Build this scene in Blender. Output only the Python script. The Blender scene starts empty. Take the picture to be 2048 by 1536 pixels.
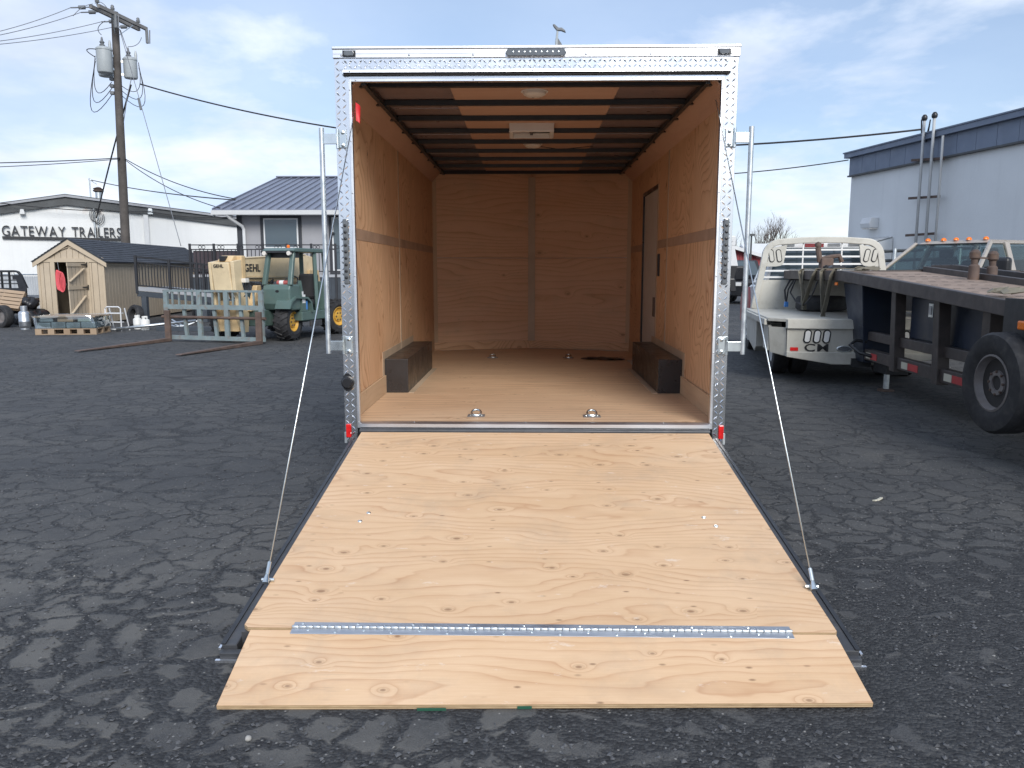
import bpy, bmesh, math, random
import numpy as np
from mathutils import Vector, Matrix, Euler
random.seed(7)
rad = math.radians
scene = bpy.context.scene
COL = scene.collection

# ------------------------------------------------------------------ camera
CAM_H, PITCH, YAW, FPX = 1.5, rad(8.15), rad(1.2), 1590.0
cam = bpy.data.cameras.new('camera')
cam.sensor_width = 36.0
cam.lens = FPX / 2048 * 36
cam.clip_start, cam.clip_end = 0.05, 2000
cam_ob = bpy.data.objects.new('camera', cam)
COL.objects.link(cam_ob)
cam_ob.location = (0, 0, CAM_H)
cam_ob.rotation_euler = (rad(90) - PITCH, 0, YAW)
scene.camera = cam_ob

# ------------------------------------------------------------------ light
SUN_EL, SUN_AZ = rad(33), rad(161)          # behind the camera, soft through thin cloud
sun = bpy.data.lights.new('sun', 'SUN')
sun.energy, sun.angle, sun.color = 2.4, rad(28), (1.0, 0.97, 0.92)
sun_ob = bpy.data.objects.new('sun', sun)
COL.objects.link(sun_ob)
sdir = Vector((math.sin(SUN_AZ) * math.cos(SUN_EL), math.cos(SUN_AZ) * math.cos(SUN_EL), math.sin(SUN_EL)))
sun_ob.rotation_euler = sdir.to_track_quat('Z', 'Y').to_euler()

world = bpy.data.worlds.new('World')
scene.world = world
world.use_nodes = True
wt = world.node_tree
wt.nodes.clear()
def wn(t, **k):
    n = wt.nodes.new(t)
    for a, b in k.items(): setattr(n, a, b)
    return n
def wl(a, b): wt.links.new(a, b)
def wmath(op, a, b=None, c=None):
    n = wn('ShaderNodeMath', operation=op)
    for i, v in enumerate((a, b, c)):
        if v is None: continue
        if isinstance(v, (int, float)): n.inputs[i].default_value = v
        else: wl(v, n.inputs[i])
    return n.outputs[0]
w_out = wn('ShaderNodeOutputWorld'); w_bg = wn('ShaderNodeBackground'); w_bg.inputs[1].default_value = 0.1
sky = wn('ShaderNodeTexSky', sky_type='NISHITA', sun_disc=False)
sky.sun_elevation, sky.sun_rotation = SUN_EL, SUN_AZ
sky.air_density, sky.dust_density, sky.ozone_density, sky.altitude = 1.0, 0.6, 1.5, 400
tc = wn('ShaderNodeTexCoord'); sep = wn('ShaderNodeSeparateXYZ'); wl(tc.outputs['Generated'], sep.inputs[0])
zz = wmath('ADD', wmath('MAXIMUM', sep.outputs[2], 0.0), 0.22)
comb = wn('ShaderNodeCombineXYZ')
wl(wmath('DIVIDE', sep.outputs[0], zz), comb.inputs[0]); wl(wmath('DIVIDE', sep.outputs[1], zz), comb.inputs[1])
def wnoise(scale, detail, rough, off, dist=0.0):
    m = wn('ShaderNodeMapping'); m.inputs['Location'].default_value = off
    wl(comb.outputs[0], m.inputs[0])
    n = wn('ShaderNodeTexNoise'); n.inputs['Scale'].default_value = scale; n.inputs['Detail'].default_value = detail
    n.inputs['Roughness'].default_value = rough; n.inputs['Distortion'].default_value = dist
    wl(m.outputs[0], n.inputs[0]); return n.outputs[0]
def wramp(fac, stops):
    r = wn('ShaderNodeValToRGB'); wl(fac, r.inputs[0])
    e = r.color_ramp.elements
    e[0].position, e[0].color = stops[0][0], (stops[0][1],) * 3 + (1,)
    e[1].position, e[1].color = stops[-1][0], (stops[-1][1],) * 3 + (1,)
    for p, c in stops[1:-1]:
        x = e.new(p); x.color = (c,) * 3 + (1,)
    return r.outputs[0]
CLOUD_OFF = (3.1, 1.7, 0.0)
veil0 = wramp(wnoise(0.42, 3, 0.5, CLOUD_OFF, 0.3), [(0.30, 0.25), (0.47, 0.72), (0.62, 0.95)])
side = wmath('MULTIPLY_ADD', sep.outputs[0], -1.0, -0.06)
veil = wmath('ADD', veil0, side); veil = wmath('MINIMUM', wmath('MAXIMUM', veil, 0.06), 0.84)
low = wmath('MULTIPLY', wmath('MAXIMUM', wmath('SUBTRACT', 0.30, sep.outputs[2]), 0.0), 0.42)
puff = wramp(wmath('ADD', wnoise(1.5, 8, 0.55, (5.9, 2.6, 0), 0.2), low), [(0.52, 0.0), (0.64, 0.9), (0.78, 1.0)])
tone = wnoise(0.9, 6, 0.6, (1.2, 4.4, 0))
def wmix(f, a, b):
    n = wn('ShaderNodeMix', data_type='RGBA')
    if isinstance(f, float): n.inputs[0].default_value = f
    else: wl(f, n.inputs[0])
    for i, v in ((6, a), (7, b)):
        if isinstance(v, tuple): n.inputs[i].default_value = v + (1,)
        else: wl(v, n.inputs[i])
    return n.outputs[2]
veil_col = wmix(wramp(tone, [(0.35, 0), (0.65, 1)]), (4.3, 5.4, 7.6), (5.7, 6.7, 8.6))
puff_col = wmix(wramp(tone, [(0.38, 0), (0.62, 1)]), (5.2, 5.9, 7.2), (7.8, 8.3, 9.1))
c1 = wmix(veil, sky.outputs[0], veil_col)
c2 = wmix(wmath('MULTIPLY', puff, 0.85), c1, puff_col)
wl(c2, w_bg.inputs[0]); wl(w_bg.outputs[0], w_out.inputs[0])

vs = scene.view_settings
vs.view_transform, vs.look, vs.exposure, vs.gamma, vs.use_curve_mapping = 'Standard', 'None', 0.5, 1.0, False
scene.cycles.max_bounces = 8
scene.cycles.diffuse_bounces = 6
scene.cycles.use_denoising = True

# ------------------------------------------------------------------ mesh helpers
class MB:
    def __init__(s): s.v = []; s.f = []
    def add(s, vs_, fs):
        o = len(s.v); s.v += [tuple(p) for p in vs_]; s.f += [tuple(i + o for i in q) for q in fs]; return s
    def box(s, x0, x1, y0, y1, z0, z1):
        return s.add([(x, y, z) for z in (z0, z1) for y in (y0, y1) for x in (x0, x1)],
                     [(0, 2, 3, 1), (4, 5, 7, 6), (0, 1, 5, 4), (2, 6, 7, 3), (0, 4, 6, 2), (1, 3, 7, 5)])
    def hexa(s, p):                                     # 8 corners: bottom ring 0-3, top ring 4-7
        return s.add(p, [(3, 2, 1, 0), (4, 5, 6, 7), (0, 1, 5, 4), (1, 2, 6, 5), (2, 3, 7, 6), (3, 0, 4, 7)])
    def bar(s, p, q, w, h=None, up=(0, 0, 1)):          # rectangular bar from p to q
        h = h or w; p, q, u = Vector(p), Vector(q), Vector(up)
        d = (q - p).normalized(); a = d.cross(u)
        if a.length < 1e-4: a = d.cross(Vector((1, 0, 0)))
        a.normalize(); b = a.cross(d).normalized(); a *= w / 2; b *= h / 2
        return s.hexa([p - a - b, p + a - b, p + a + b, p - a + b, q - a - b, q + a - b, q + a + b, q - a + b])
    def tube(s, pts, r, n=8):
        pts = [Vector(p) for p in pts]; m = len(pts)
        rs = r if isinstance(r, (list, tuple)) else [r] * m
        up = Vector((0.13, 0.21, 1)).normalized(); rings = []; a = None
        for i, p in enumerate(pts):
            d = (pts[min(i + 1, m - 1)] - pts[max(i - 1, 0)]).normalized()
            a = (up - d * up.dot(d)) if a is None else (a - d * a.dot(d))
            if a.length < 1e-4: a = Vector((1, 0, 0)) - d * d.x
            a.normalize(); b = d.cross(a)
            rings.append([p + (a * math.cos(t) + b * math.sin(t)) * rs[i] for t in [2 * math.pi * k / n for k in range(n)]])
        vs_ = [q for rg in rings for q in rg]; fs = []
        for i in range(m - 1):
            for k in range(n):
                fs.append((i * n + k, i * n + (k + 1) % n, (i + 1) * n + (k + 1) % n, (i + 1) * n + k))
        fs += [tuple(range(n))[::-1], tuple((m - 1) * n + k for k in range(n))]
        return s.add(vs_, fs)
    def lathe(s, prof, n=24, c=(0, 0, 0), axis='z', closed=False, cap0=True):
        vs_ = []; m = len(prof)
        for r, h in prof:
            for k in range(n):
                t = 2 * math.pi * k / n; x, y = r * math.cos(t), r * math.sin(t)
                p = {'z': (x, y, h), 'x': (h, x, y), 'y': (x, h, y)}[axis]
                vs_.append((p[0] + c[0], p[1] + c[1], p[2] + c[2]))
        fs = []
        for i in range(m if closed else m - 1):
            j = (i + 1) % m
            for k in range(n):
                fs.append((i * n + k, i * n + (k + 1) % n, j * n + (k + 1) % n, j * n + k))
        if not closed:
            if cap0 and prof[0][0] > 1e-5: fs.append(tuple(range(n))[::-1])
            if prof[-1][0] > 1e-5: fs.append(tuple((m - 1) * n + k for k in range(n)))
        return s.add(vs_, fs)
    def prism(s, poly, axis, a0, a1):                   # polygon in the other two axes, extruded along axis
        n = len(poly)
        def P(u, w, a): return {'x': (a, u, w), 'y': (u, a, w), 'z': (u, w, a)}[axis]
        vs_ = [P(u, w, a0) for u, w in poly] + [P(u, w, a1) for u, w in poly]
        return s.add(vs_, [tuple(range(n))[::-1], tuple(range(n, 2 * n))] + [(i, (i + 1) % n, n + (i + 1) % n, n + i) for i in range(n)])
    def grid(s, fn, nu, nv):
        vs_ = [fn(i / nu, j / nv) for j in range(nv + 1) for i in range(nu + 1)]
        return s.add(vs_, [(j * (nu + 1) + i, j * (nu + 1) + i + 1, (j + 1) * (nu + 1) + i + 1, (j + 1) * (nu + 1) + i) for j in range(nv) for i in range(nu)])
    def mesh(s, name, smooth=False):
        me = bpy.data.meshes.new(name); me.from_pydata(s.v, [], s.f)
        bm = bmesh.new(); bm.from_mesh(me)
        bmesh.ops.remove_doubles(bm, verts=bm.verts, dist=1e-6)
        bmesh.ops.recalc_face_normals(bm, faces=bm.faces); bm.to_mesh(me); bm.free()
        if smooth: me.shade_smooth() if hasattr(me, 'shade_smooth') else None
        return me

WM = {}                                                 # world matrices of the things
def thing(name, label, cat, loc=(0, 0, 0), rz=0.0, group=None):
    o = bpy.data.objects.new(name, None); COL.objects.link(o)
    o.location = loc; o.rotation_euler = (0, 0, rz); o.empty_display_size = 0.1
    o['label'] = label; o['category'] = cat
    if group: o['group'] = group
    WM[o.name] = Matrix.Translation(Vector(loc)) @ Matrix.Rotation(rz, 4, 'Z')
    return o
def tag(o, label, cat, group=None):
    o['label'] = label; o['category'] = cat
    if group: o['group'] = group
    return o
def put(name, me, mat, parent=None, loc=(0, 0, 0), rot=(0, 0, 0), scale=(1, 1, 1), bevel=0.0, seg=2, world=False, smooth=None):
    if isinstance(me, MB): me = me.mesh(name, bool(smooth))
    if mat is not None and not me.materials: me.materials.append(mat)
    o = bpy.data.objects.new(name, me); COL.objects.link(o)
    o.location, o.rotation_euler, o.scale = loc, rot, scale
    if parent is not None:
        o.parent = parent
        if world: o.matrix_parent_inverse = WM[parent.name].inverted()
    if bevel:
        m = o.modifiers.new('bevel', 'BEVEL'); m.width = bevel; m.segments = seg; m.limit_method = 'ANGLE'; m.angle_limit = rad(40)
        m.harden_normals = False
    if smooth:
        for p in me.polygons: p.use_smooth = True
        if smooth != 'all':
            bm = bmesh.new(); bm.from_mesh(me)
            for e in bm.edges:
                if len(e.link_faces) == 2 and e.calc_face_angle(0) > rad(38): e.smooth = False
            bm.to_mesh(me); bm.free()
    return o
def copy_tree(o, parent=None):
    c = o.copy(); COL.objects.link(c); c.parent = parent
    for ch in o.children: copy_tree(ch, c)
    return c
def stuff(o): o['kind'] = 'stuff'; return o
def struct(o): o['kind'] = 'structure'; return o
def ring_mesh(R, r, n=20, m=8, arc=2 * math.pi):
    k = MB(); pts = [(R * math.cos(arc * i / n), R * math.sin(arc * i / n), 0) for i in range(n + (0 if arc > 6.2 else 1))]
    if arc > 6.2:
        prof = [(R + r * math.cos(2 * math.pi * j / m), r * math.sin(2 * math.pi * j / m)) for j in range(m)]
        return k.lathe(prof, n, closed=True)
    return k.tube(pts, r, m)
_gl = {}
def glyph(ch, size, depth, bold=0.0):
    key = (ch, size, depth, bold)
    if key not in _gl:
        cu = bpy.data.curves.new('glyph', 'FONT'); cu.body = ch; cu.size = size; cu.extrude = depth; cu.resolution_u = 4; cu.offset = bold * size
        ob = bpy.data.objects.new('glyph', cu); COL.objects.link(ob)
        dg = bpy.context.evaluated_depsgraph_get()
        me = bpy.data.meshes.new_from_object(ob.evaluated_get(dg)); me.materials.clear()
        xs = [v.co.x for v in me.vertices]
        _gl[key] = (me, min(xs), max(xs))
        bpy.data.objects.remove(ob); bpy.data.curves.remove(cu)
    return _gl[key]
# ------------------------------------------------------------------ materials
class NT:
    def __init__(s, name):
        s.m = bpy.data.materials.new(name); s.m.use_nodes = True; s.t = s.m.node_tree; s.t.nodes.clear()
        s.out = s.n('ShaderNodeOutputMaterial'); s.b = s.n('ShaderNodeBsdfPrincipled'); s.l(s.b.outputs[0], s.out.inputs[0])
        s.tc = s.n('ShaderNodeTexCoord'); s.P = s.tc.outputs['Object']
    def n(s, t, **k):
        x = s.t.nodes.new(t)
        for a, b in k.items(): setattr(x, a, b)
        return x
    def l(s, a, b): s.t.links.new(a, b)
    def set(s, key, v):
        i = s.b.inputs[key]
        if isinstance(v, (int, float)): i.default_value = v
        elif isinstance(v, tuple): i.default_value = v + (1,) if len(v) == 3 else v
        else: s.l(v, i)
    def plug(s, sock, v):
        if isinstance(v, (int, float)): sock.default_value = v
        elif isinstance(v, tuple): sock.default_value = v + (1,) if (len(v) == 3 and len(sock.default_value) == 4) else v
        else: s.l(v, sock)
    def math(s, op, a, b=None, c=None, clamp=False):
        x = s.n('ShaderNodeMath', operation=op, use_clamp=clamp)
        for i, v in enumerate((a, b, c)):
            if v is not None: s.plug(x.inputs[i], v)
        return x.outputs[0]
    def map(s, scale=(1, 1, 1), loc=(0, 0, 0), rot=(0, 0, 0), src=None):
        x = s.n('ShaderNodeMapping'); s.l(src or s.P, x.inputs[0])
        x.inputs['Scale'].default_value = scale; x.inputs['Location'].default_value = loc; x.inputs['Rotation'].default_value = rot
        return x.outputs[0]
    def noise(s, vec=None, scale=1.0, detail=2.0, rough=0.5, dist=0.0, col=False):
        x = s.n('ShaderNodeTexNoise'); s.l(vec or s.P, x.inputs[0])
        x.inputs['Scale'].default_value = scale; x.inputs['Detail'].default_value = detail; x.inputs['Roughness'].default_value = rough; x.inputs['Distortion'].default_value = dist
        return x.outputs[1] if col else x.outputs[0]
    def vor(s, vec=None, scale=1.0, feature='F1', rnd=1.0, dim='3D'):
        x = s.n('ShaderNodeTexVoronoi', feature=feature, voronoi_dimensions=dim); s.l(vec or s.P, x.inputs['Vector'])
        x.inputs['Scale'].default_value = scale; x.inputs['Randomness'].default_value = rnd
        return x
    def ramp(s, fac, stops, interp='LINEAR'):
        x = s.n('ShaderNodeValToRGB'); s.l(fac, x.inputs[0]); x.color_ramp.interpolation = interp
        e = x.color_ramp.elements
        def C(c): return (c, c, c, 1) if isinstance(c, (int, float)) else tuple(c) + (1,)
        e[0].position, e[0].color = stops[0][0], C(stops[0][1]); e[1].position, e[1].color = stops[-1][0], C(stops[-1][1])
        for p, c in stops[1:-1]:
            q = e.new(p); q.color = C(c)
        return x.outputs[0]
    def mix(s, f, a, b, mode='MIX'):
        x = s.n('ShaderNodeMix', data_type='RGBA', blend_type=mode)
        s.plug(x.inputs[0], f); s.plug(x.inputs[6], a); s.plug(x.inputs[7], b); return x.outputs[2]
    def bump(s, h, dist=0.01, strength=1.0, prev=None):
        x = s.n('ShaderNodeBump'); x.inputs['Distance'].default_value = dist; x.inputs['Strength'].default_value = strength
        s.l(h, x.inputs['Height'])
        if prev is not None: s.l(prev, x.inputs['Normal'])
        s.l(x.outputs[0], s.b.inputs['Normal']); return x.outputs[0]
    def sepv(s, v=None):
        x = s.n('ShaderNodeSeparateXYZ'); s.l(v or s.P, x.inputs[0]); return x.outputs
    def rnd(s): return s.n('ShaderNodeObjectInfo').outputs['Random']

def paint(name, col, rough=0.5, metal=0.0, var=0.15, scale=2.5, dirt=None, dirt_amt=0.35, bump=0.0, bscale=40.0, spec=None, coat=0.0):
    t = NT(name)
    n1 = t.noise(scale=scale, detail=6, rough=0.62)
    lo = tuple(c * (1 - var) for c in col); hi = tuple(min(1, c * (1 + var)) for c in col)
    c = t.ramp(n1, [(0.3, lo), (0.7, hi)])
    if dirt:
        d = t.ramp(t.noise(vec=t.map(loc=(3.3, 1.1, 7.7)), scale=scale * 2.2, detail=8, rough=0.7), [(0.5, 0.0), (0.72, 1.0)])
        c = t.mix(t.math('MULTIPLY', d, dirt_amt), c, dirt)
    t.set('Base Color', c)
    r = t.ramp(t.noise(scale=scale * 3, detail=5), [(0.25, max(0.03, rough - 0.1)), (0.75, min(1, rough + 0.12))])
    t.set('Roughness', r); t.set('Metallic', metal)
    if spec is not None: t.set('Specular IOR Level', spec)
    if coat: t.set('Coat Weight', coat); t.set('Coat Roughness', 0.1)
    if bump: t.bump(t.noise(scale=bscale, detail=4, rough=0.6), bump)
    return t.m

def wood(name, light, mid, line, freq=10.0, warp=6.0, sx=0.55, sy=1.8, knots=1.0, kscale=2.4, line_amt=0.8, rot=0.0, specks=1.0, stain=(0.45, 0.36, 0.25), stain_amt=0.25, rough=0.62, seed=0.0, knot_frac=0.5, ksize=1.0, scuff=0.0):
    """rotary cut softwood veneer: grain along local x, contour lines of a bumpy height field, knots, pin specks"""
    t = NT(name)
    ofs = t.n('ShaderNodeCombineXYZ'); r = t.rnd()
    t.l(t.math('MULTIPLY_ADD', r, 37.0, seed), ofs.inputs[0]); t.l(t.math('MULTIPLY_ADD', r, 53.0, seed * 1.7), ofs.inputs[1])
    add = t.n('ShaderNodeVectorMath', operation='ADD'); t.l(t.map(rot=(0, 0, rot)), add.inputs[0]); t.l(ofs.outputs[0], add.inputs[1])
    v = add.outputs[0]
    xyz = t.sepv(v)
    wv = t.n('ShaderNodeCombineXYZ'); t.l(t.math('MULTIPLY', xyz[0], sx), wv.inputs[0]); t.l(t.math('MULTIPLY', xyz[1], sy), wv.inputs[1])
    n1 = t.noise(wv.outputs[0], 1.0, 1.5, 0.45, 0.25)
    n2 = t.noise(wv.outputs[0], 4.5, 2, 0.5)
    kv = t.n('ShaderNodeCombineXYZ'); t.l(t.math('MULTIPLY', xyz[0], 0.62), kv.inputs[0]); t.l(xyz[1], kv.inputs[1])
    vo = t.vor(kv.outputs[0], kscale, dim='2D')
    d = t.math('DIVIDE', vo.outputs['Distance'], kscale)          # metres, squeezed along the grain
    cr = t.sepv(vo.outputs['Color'])
    has = t.math('GREATER_THAN', cr[0], 1 - knot_frac)
    kd = t.math('MULTIPLY', d, t.math('MULTIPLY_ADD', cr[1], 18.0 * ksize, 15.0 * ksize))
    kb = t.math('MULTIPLY', t.math('POWER', 2.718, t.math('MULTIPLY', t.math('POWER', kd, 1.7), -1.0)), t.math('MULTIPLY', has, 3.0 * knots))
    h = t.math('ADD', t.math('MULTIPLY', xyz[1], freq), t.math('MULTIPLY', n1, warp))
    h = t.math('ADD', h, t.math('MULTIPLY', n2, 0.9)); h = t.math('ADD', h, kb)
    fr = t.math('FRACT', h)
    band = t.ramp(fr, [(0.0, 0.10), (0.35, 0.02), (0.66, 0.22), (0.84, 0.55), (0.93, 1.0), (0.985, 0.35), (1.0, 0.10)])
    vis = t.ramp(t.noise(wv.outputs[0], 2.3, 3, 0.6), [(0.3, 0.35), (0.62, 1.0)])
    band = t.math('MULTIPLY', t.math('MULTIPLY', band, vis), line_amt, clamp=True)
    base = t.mix(t.ramp(t.noise(wv.outputs[0], 1.7, 4, 0.6), [(0.3, 0.0), (0.7, 1.0)]), light, mid)
    fv = t.n('ShaderNodeCombineXYZ'); t.l(t.math('MULTIPLY', xyz[0], 6.0), fv.inputs[0]); t.l(t.math('MULTIPLY', xyz[1], 170.0), fv.inputs[1])
    fine = t.noise(fv.outputs[0], 1.0, 3, 0.6)
    base = t.mix(t.ramp(fine, [(0.35, 0.14), (0.65, 0.0)]), base, line)
    c = t.mix(band, base, line)
    st = t.ramp(t.noise(t.map(scale=(1.1, 1.6, 1), src=v), 2.1, 5, 0.62), [(0.52, 0.0), (0.72, 1.0)])
    c = t.mix(t.math('MULTIPLY', st, stain_amt), c, stain)
    core = t.math('MULTIPLY', t.ramp(kd, [(0.10, 0.95), (0.24, 0.72), (0.32, 0.16), (0.46, 0.30), (0.62, 0.0)]), t.math('MULTIPLY', has, min(1.0, knots)))
    c = t.mix(core, c, tuple(x * 0.42 for x in line))
    if specks:
        sv = t.n('ShaderNodeCombineXYZ'); t.l(t.math('MULTIPLY', xyz[0], 0.45), sv.inputs[0]); t.l(xyz[1], sv.inputs[1])
        s2 = t.vor(sv.outputs[0], 8.0, dim='2D'); sc = t.sepv(s2.outputs['Color'])
        sp = t.math('MULTIPLY', t.ramp(s2.outputs['Distance'], [(0.02, 1.0), (0.06, 0.0)]), t.ramp(sc[0], [(0.45, 0.0), (0.95, 1.0)]))
        c = t.mix(t.math('MULTIPLY', sp, 0.7 * specks), c, tuple(x * 0.40 for x in line))
    if scuff:
        s1 = t.ramp(t.noise(t.map(scale=(1.3, 2.6, 1), loc=(7.3, 2.2, 0), src=v), 5.0, 7, 0.72), [(0.61, 0.0), (0.68, 1.0)])
        c = t.mix(t.math('MULTIPLY', s1, scuff), c, (0.80, 0.72, 0.62))
        s2 = t.ramp(t.noise(t.map(scale=(1.0, 0.8, 1), loc=(1.3, 5.2, 0), src=v), 2.6, 8, 0.7), [(0.53, 0.0), (0.70, 1.0)])
        c = t.mix(t.math('MULTIPLY', s2, scuff * 0.55), c, (0.30, 0.25, 0.20))
        s3 = t.noise(t.map(scale=(3.0, 40.0, 1), rot=(0, 0, 0.5), src=v), 1.0, 4, 0.6)
        s4 = t.ramp(t.noise(t.map(loc=(9, 3, 0), src=v), 1.6, 3, 0.6), [(0.58, 0.0), (0.66, 1.0)])
        c = t.mix(t.math('MULTIPLY', t.math('MULTIPLY', t.ramp(s3, [(0.60, 0.0), (0.65, 1.0)]), s4), scuff * 0.5), c, (0.25, 0.20, 0.16))
    t.set('Base Color', c); t.set('Roughness', rough); t.set('Specular IOR Level', 0.25)
    t.bump(t.math('ADD', t.math('MULTIPLY', fine, 0.5), t.math('MULTIPLY', band, -0.5)), 0.0012, 0.5)
    return t.m

M = {}
M['ramp_ply'] = wood('ramp_plywood', (0.735, 0.52, 0.33), (0.65, 0.435, 0.255), (0.44, 0.225, 0.115), freq=16.0, warp=10.0, sx=0.9, sy=2.5, knots=0.7, kscale=6.2, line_amt=0.62, stain=(0.46, 0.32, 0.21), stain_amt=0.36, knot_frac=0.42, ksize=1.6, scuff=0.42)
M['floor_ply'] = wood('floor_plywood', (0.73, 0.52, 0.34), (0.66, 0.45, 0.285), (0.33, 0.18, 0.095), freq=13, warp=7, sx=0.45, sy=1.6, knots=0.7, kscale=3.0, line_amt=0.85, stain=(0.36, 0.25, 0.15), stain_amt=0.25, seed=11, knot_frac=0.35, ksize=1.5, rough=0.42)
M['wall_ply'] = wood('wall_plywood', (0.76, 0.505, 0.31), (0.70, 0.44, 0.255), (0.38, 0.18, 0.09), freq=9, warp=26, sx=0.9, sy=1.3, knots=1.0, kscale=1.7, line_amt=0.85, specks=0.0, stain=(0.45, 0.29, 0.16), stain_amt=0.35, seed=23, knot_frac=0.3)
M['front_ply'] = wood('front_wall_plywood', (0.79, 0.52, 0.335), (0.73, 0.455, 0.275), (0.36, 0.16, 0.075), freq=16, warp=9, sx=0.5, sy=1.9, knots=0.5, kscale=2.4, line_amt=0.45, specks=0.5, seed=31, knot_frac=0.25)
M['strip_ply'] = wood('strip_plywood', (0.64, 0.47, 0.31), (0.56, 0.40, 0.255), (0.36, 0.21, 0.12), freq=14, warp=5, knots=0.3, line_amt=0.35, specks=0.3, seed=41)
M['luan'] = wood('luan_panel', (0.56, 0.365, 0.265), (0.50, 0.315, 0.225), (0.30, 0.16, 0.11), freq=9, warp=5, knots=0.0, line_amt=0.15, specks=0.0, seed=51, stain_amt=0.1)
M['belt'] = paint('grey_brown_belt_strip', (0.42, 0.285, 0.20), 0.6, var=0.2)
M['grey_strip'] = paint('grey_primed_strip', (0.50, 0.38, 0.265), 0.6, var=0.12)
M['pallet_wood'] = wood('pallet_boards', (0.40, 0.30, 0.21), (0.33, 0.24, 0.16), (0.2, 0.13, 0.08), freq=22, warp=4, knots=0.5, line_amt=0.5, seed=61, stain=(0.2, 0.17, 0.14), stain_amt=0.5)
M['edge_ply'] = None
def ply_edge():
    t = NT('plywood_edge'); z = t.sepv()[2]
    fr = t.math('FRACT', t.math('MULTIPLY', z, 1 / 0.0076))
    c = t.mix(t.ramp(fr, [(0.42, 0.0), (0.55, 1.0)]), (0.60, 0.45, 0.27), (0.36, 0.23, 0.12))
    c = t.mix(t.ramp(t.noise(t.map(scale=(18, 18, 90)), 1.0, 3), [(0.4, 0.0), (0.7, 0.5)]), c, (0.24, 0.15, 0.08))
    t.set('Base Color', c); t.set('Roughness', 0.75); return t.m
M['edge_ply'] = ply_edge()

def metal(name, col, rough=0.3, var=0.12, scale=6, metal_=1.0, brush=None, dirt=None):
    t = NT(name)
    v = t.map(scale=brush) if brush else t.P
    n = t.noise(v, scale, 5, 0.6)
    c = t.ramp(n, [(0.3, tuple(x * (1 - var) for x in col)), (0.7, tuple(min(1, x * (1 + var)) for x in col))])
    if dirt:
        c = t.mix(t.ramp(t.noise(scale=scale * 0.7, detail=8, rough=0.7), [(0.48, 0), (0.7, 0.7)]), c, dirt)
    t.set('Base Color', c); t.set('Metallic', metal_)
    t.set('Roughness', t.ramp(t.noise(scale=scale * 0.6, detail=5), [(0.3, rough * 0.75), (0.7, min(1, rough * 1.4))]))
    t.bump(n, 0.0006, 0.4); return t.m
M['alu'] = metal('brushed_aluminium', (0.80, 0.81, 0.83), 0.34, 0.06, 3, brush=(1, 1, 12))
M['tread'] = metal('polished_tread_plate', (0.80, 0.81, 0.82), 0.19, 0.05, 5)
M['galv'] = metal('galvanised_steel', (0.62, 0.65, 0.66), 0.42, 0.14, 25)
M['zinc'] = metal('zinc_plated_steel', (0.66, 0.70, 0.70), 0.28, 0.1, 12)
M['hinge'] = metal('steel_hinge_leaf', (0.50, 0.52, 0.55), 0.55, 0.10, 9, brush=(1, 8, 1))
M['rivet'] = metal('steel_rivet', (0.45, 0.46, 0.48), 0.4)
M['black_steel'] = paint('black_painted_steel', (0.022, 0.023, 0.026), 0.42, var=0.25, scale=6)
M['frame_steel'] = paint('dark_grey_frame_steel', (0.045, 0.047, 0.052), 0.45, var=0.3, scale=5, dirt=(0.12, 0.11, 0.10), dirt_amt=0.4)
M['rubber_seal'] = paint('rubber_seal', (0.03, 0.028, 0.028), 0.7)
M['wheel_box'] = paint('dark_brown_wheel_box', (0.026, 0.023, 0.023), 0.32, var=0.2, scale=3)
M['white_plastic'] = paint('white_plastic', (0.72, 0.72, 0.70), 0.4, var=0.05)
M['dome'] = paint('dome_lens', (0.70, 0.66, 0.60), 0.3, var=0.05)
M['door_white'] = paint('off_white_door_skin', (0.55, 0.53, 0.50), 0.45, var=0.05)
M['smoke_lens'] = paint('smoked_lens', (0.11, 0.12, 0.13), 0.12, var=0.2, scale=20, coat=0.6)
M['red_lens'] = paint('red_reflector_lens', (0.62, 0.012, 0.012), 0.15, var=0.25, scale=40, coat=0.8)
M['red_tag'] = paint('red_tag_plastic', (0.70, 0.02, 0.03), 0.5)
M['black_plastic'] = paint('black_plastic', (0.015, 0.015, 0.017), 0.35, var=0.2)
M['rubber'] = paint('tyre_rubber', (0.022, 0.022, 0.024), 0.72, var=0.3, scale=7, dirt=(0.075, 0.07, 0.065), dirt_amt=0.55)
M['white_skin'] = paint('white_trailer_skin', (0.62, 0.63, 0.64), 0.3, var=0.03)
M['green_mark'] = paint('green_mill_stamp', (0.02, 0.10, 0.06), 0.7)
# buildings
def stucco(name, col, rust=0.0, zrust=4.0):
    t = NT(name)
    n = t.noise(scale=0.5, detail=6, rough=0.6)
    c = t.ramp(n, [(0.3, tuple(x * 0.93 for x in col)), (0.7, tuple(min(1, x * 1.03) for x in col))])
    streak = t.noise(t.map(scale=(2.6, 2.6, 0.22)), 1.0, 6, 0.65)
    c = t.mix(t.ramp(streak, [(0.52, 0.0), (0.78, 0.22)]), c, tuple(x * 0.62 for x in col))
    if rust:
        m = t.ramp(t.noise(t.map(scale=(1.0, 1.0, 0.45), loc=(3, 2, 0)), 1.3, 7, 0.65), [(0.54, 0.0), (0.66, 1.0)])
        z = t.sepv()[2]
        m = t.math('MULTIPLY', m, t.ramp(t.math('MULTIPLY_ADD', z, 0.7, -0.7 * zrust + 0.5), [(0.30, 0.0), (0.75, 1.0)]))
        c = t.mix(t.math('MULTIPLY', m, rust), c, (0.36, 0.17, 0.06))
    t.set('Base Color', c); t.set('Roughness', 0.85); t.bump(t.noise(scale=14, detail=5), 0.01, 0.35); return t.m
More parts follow.
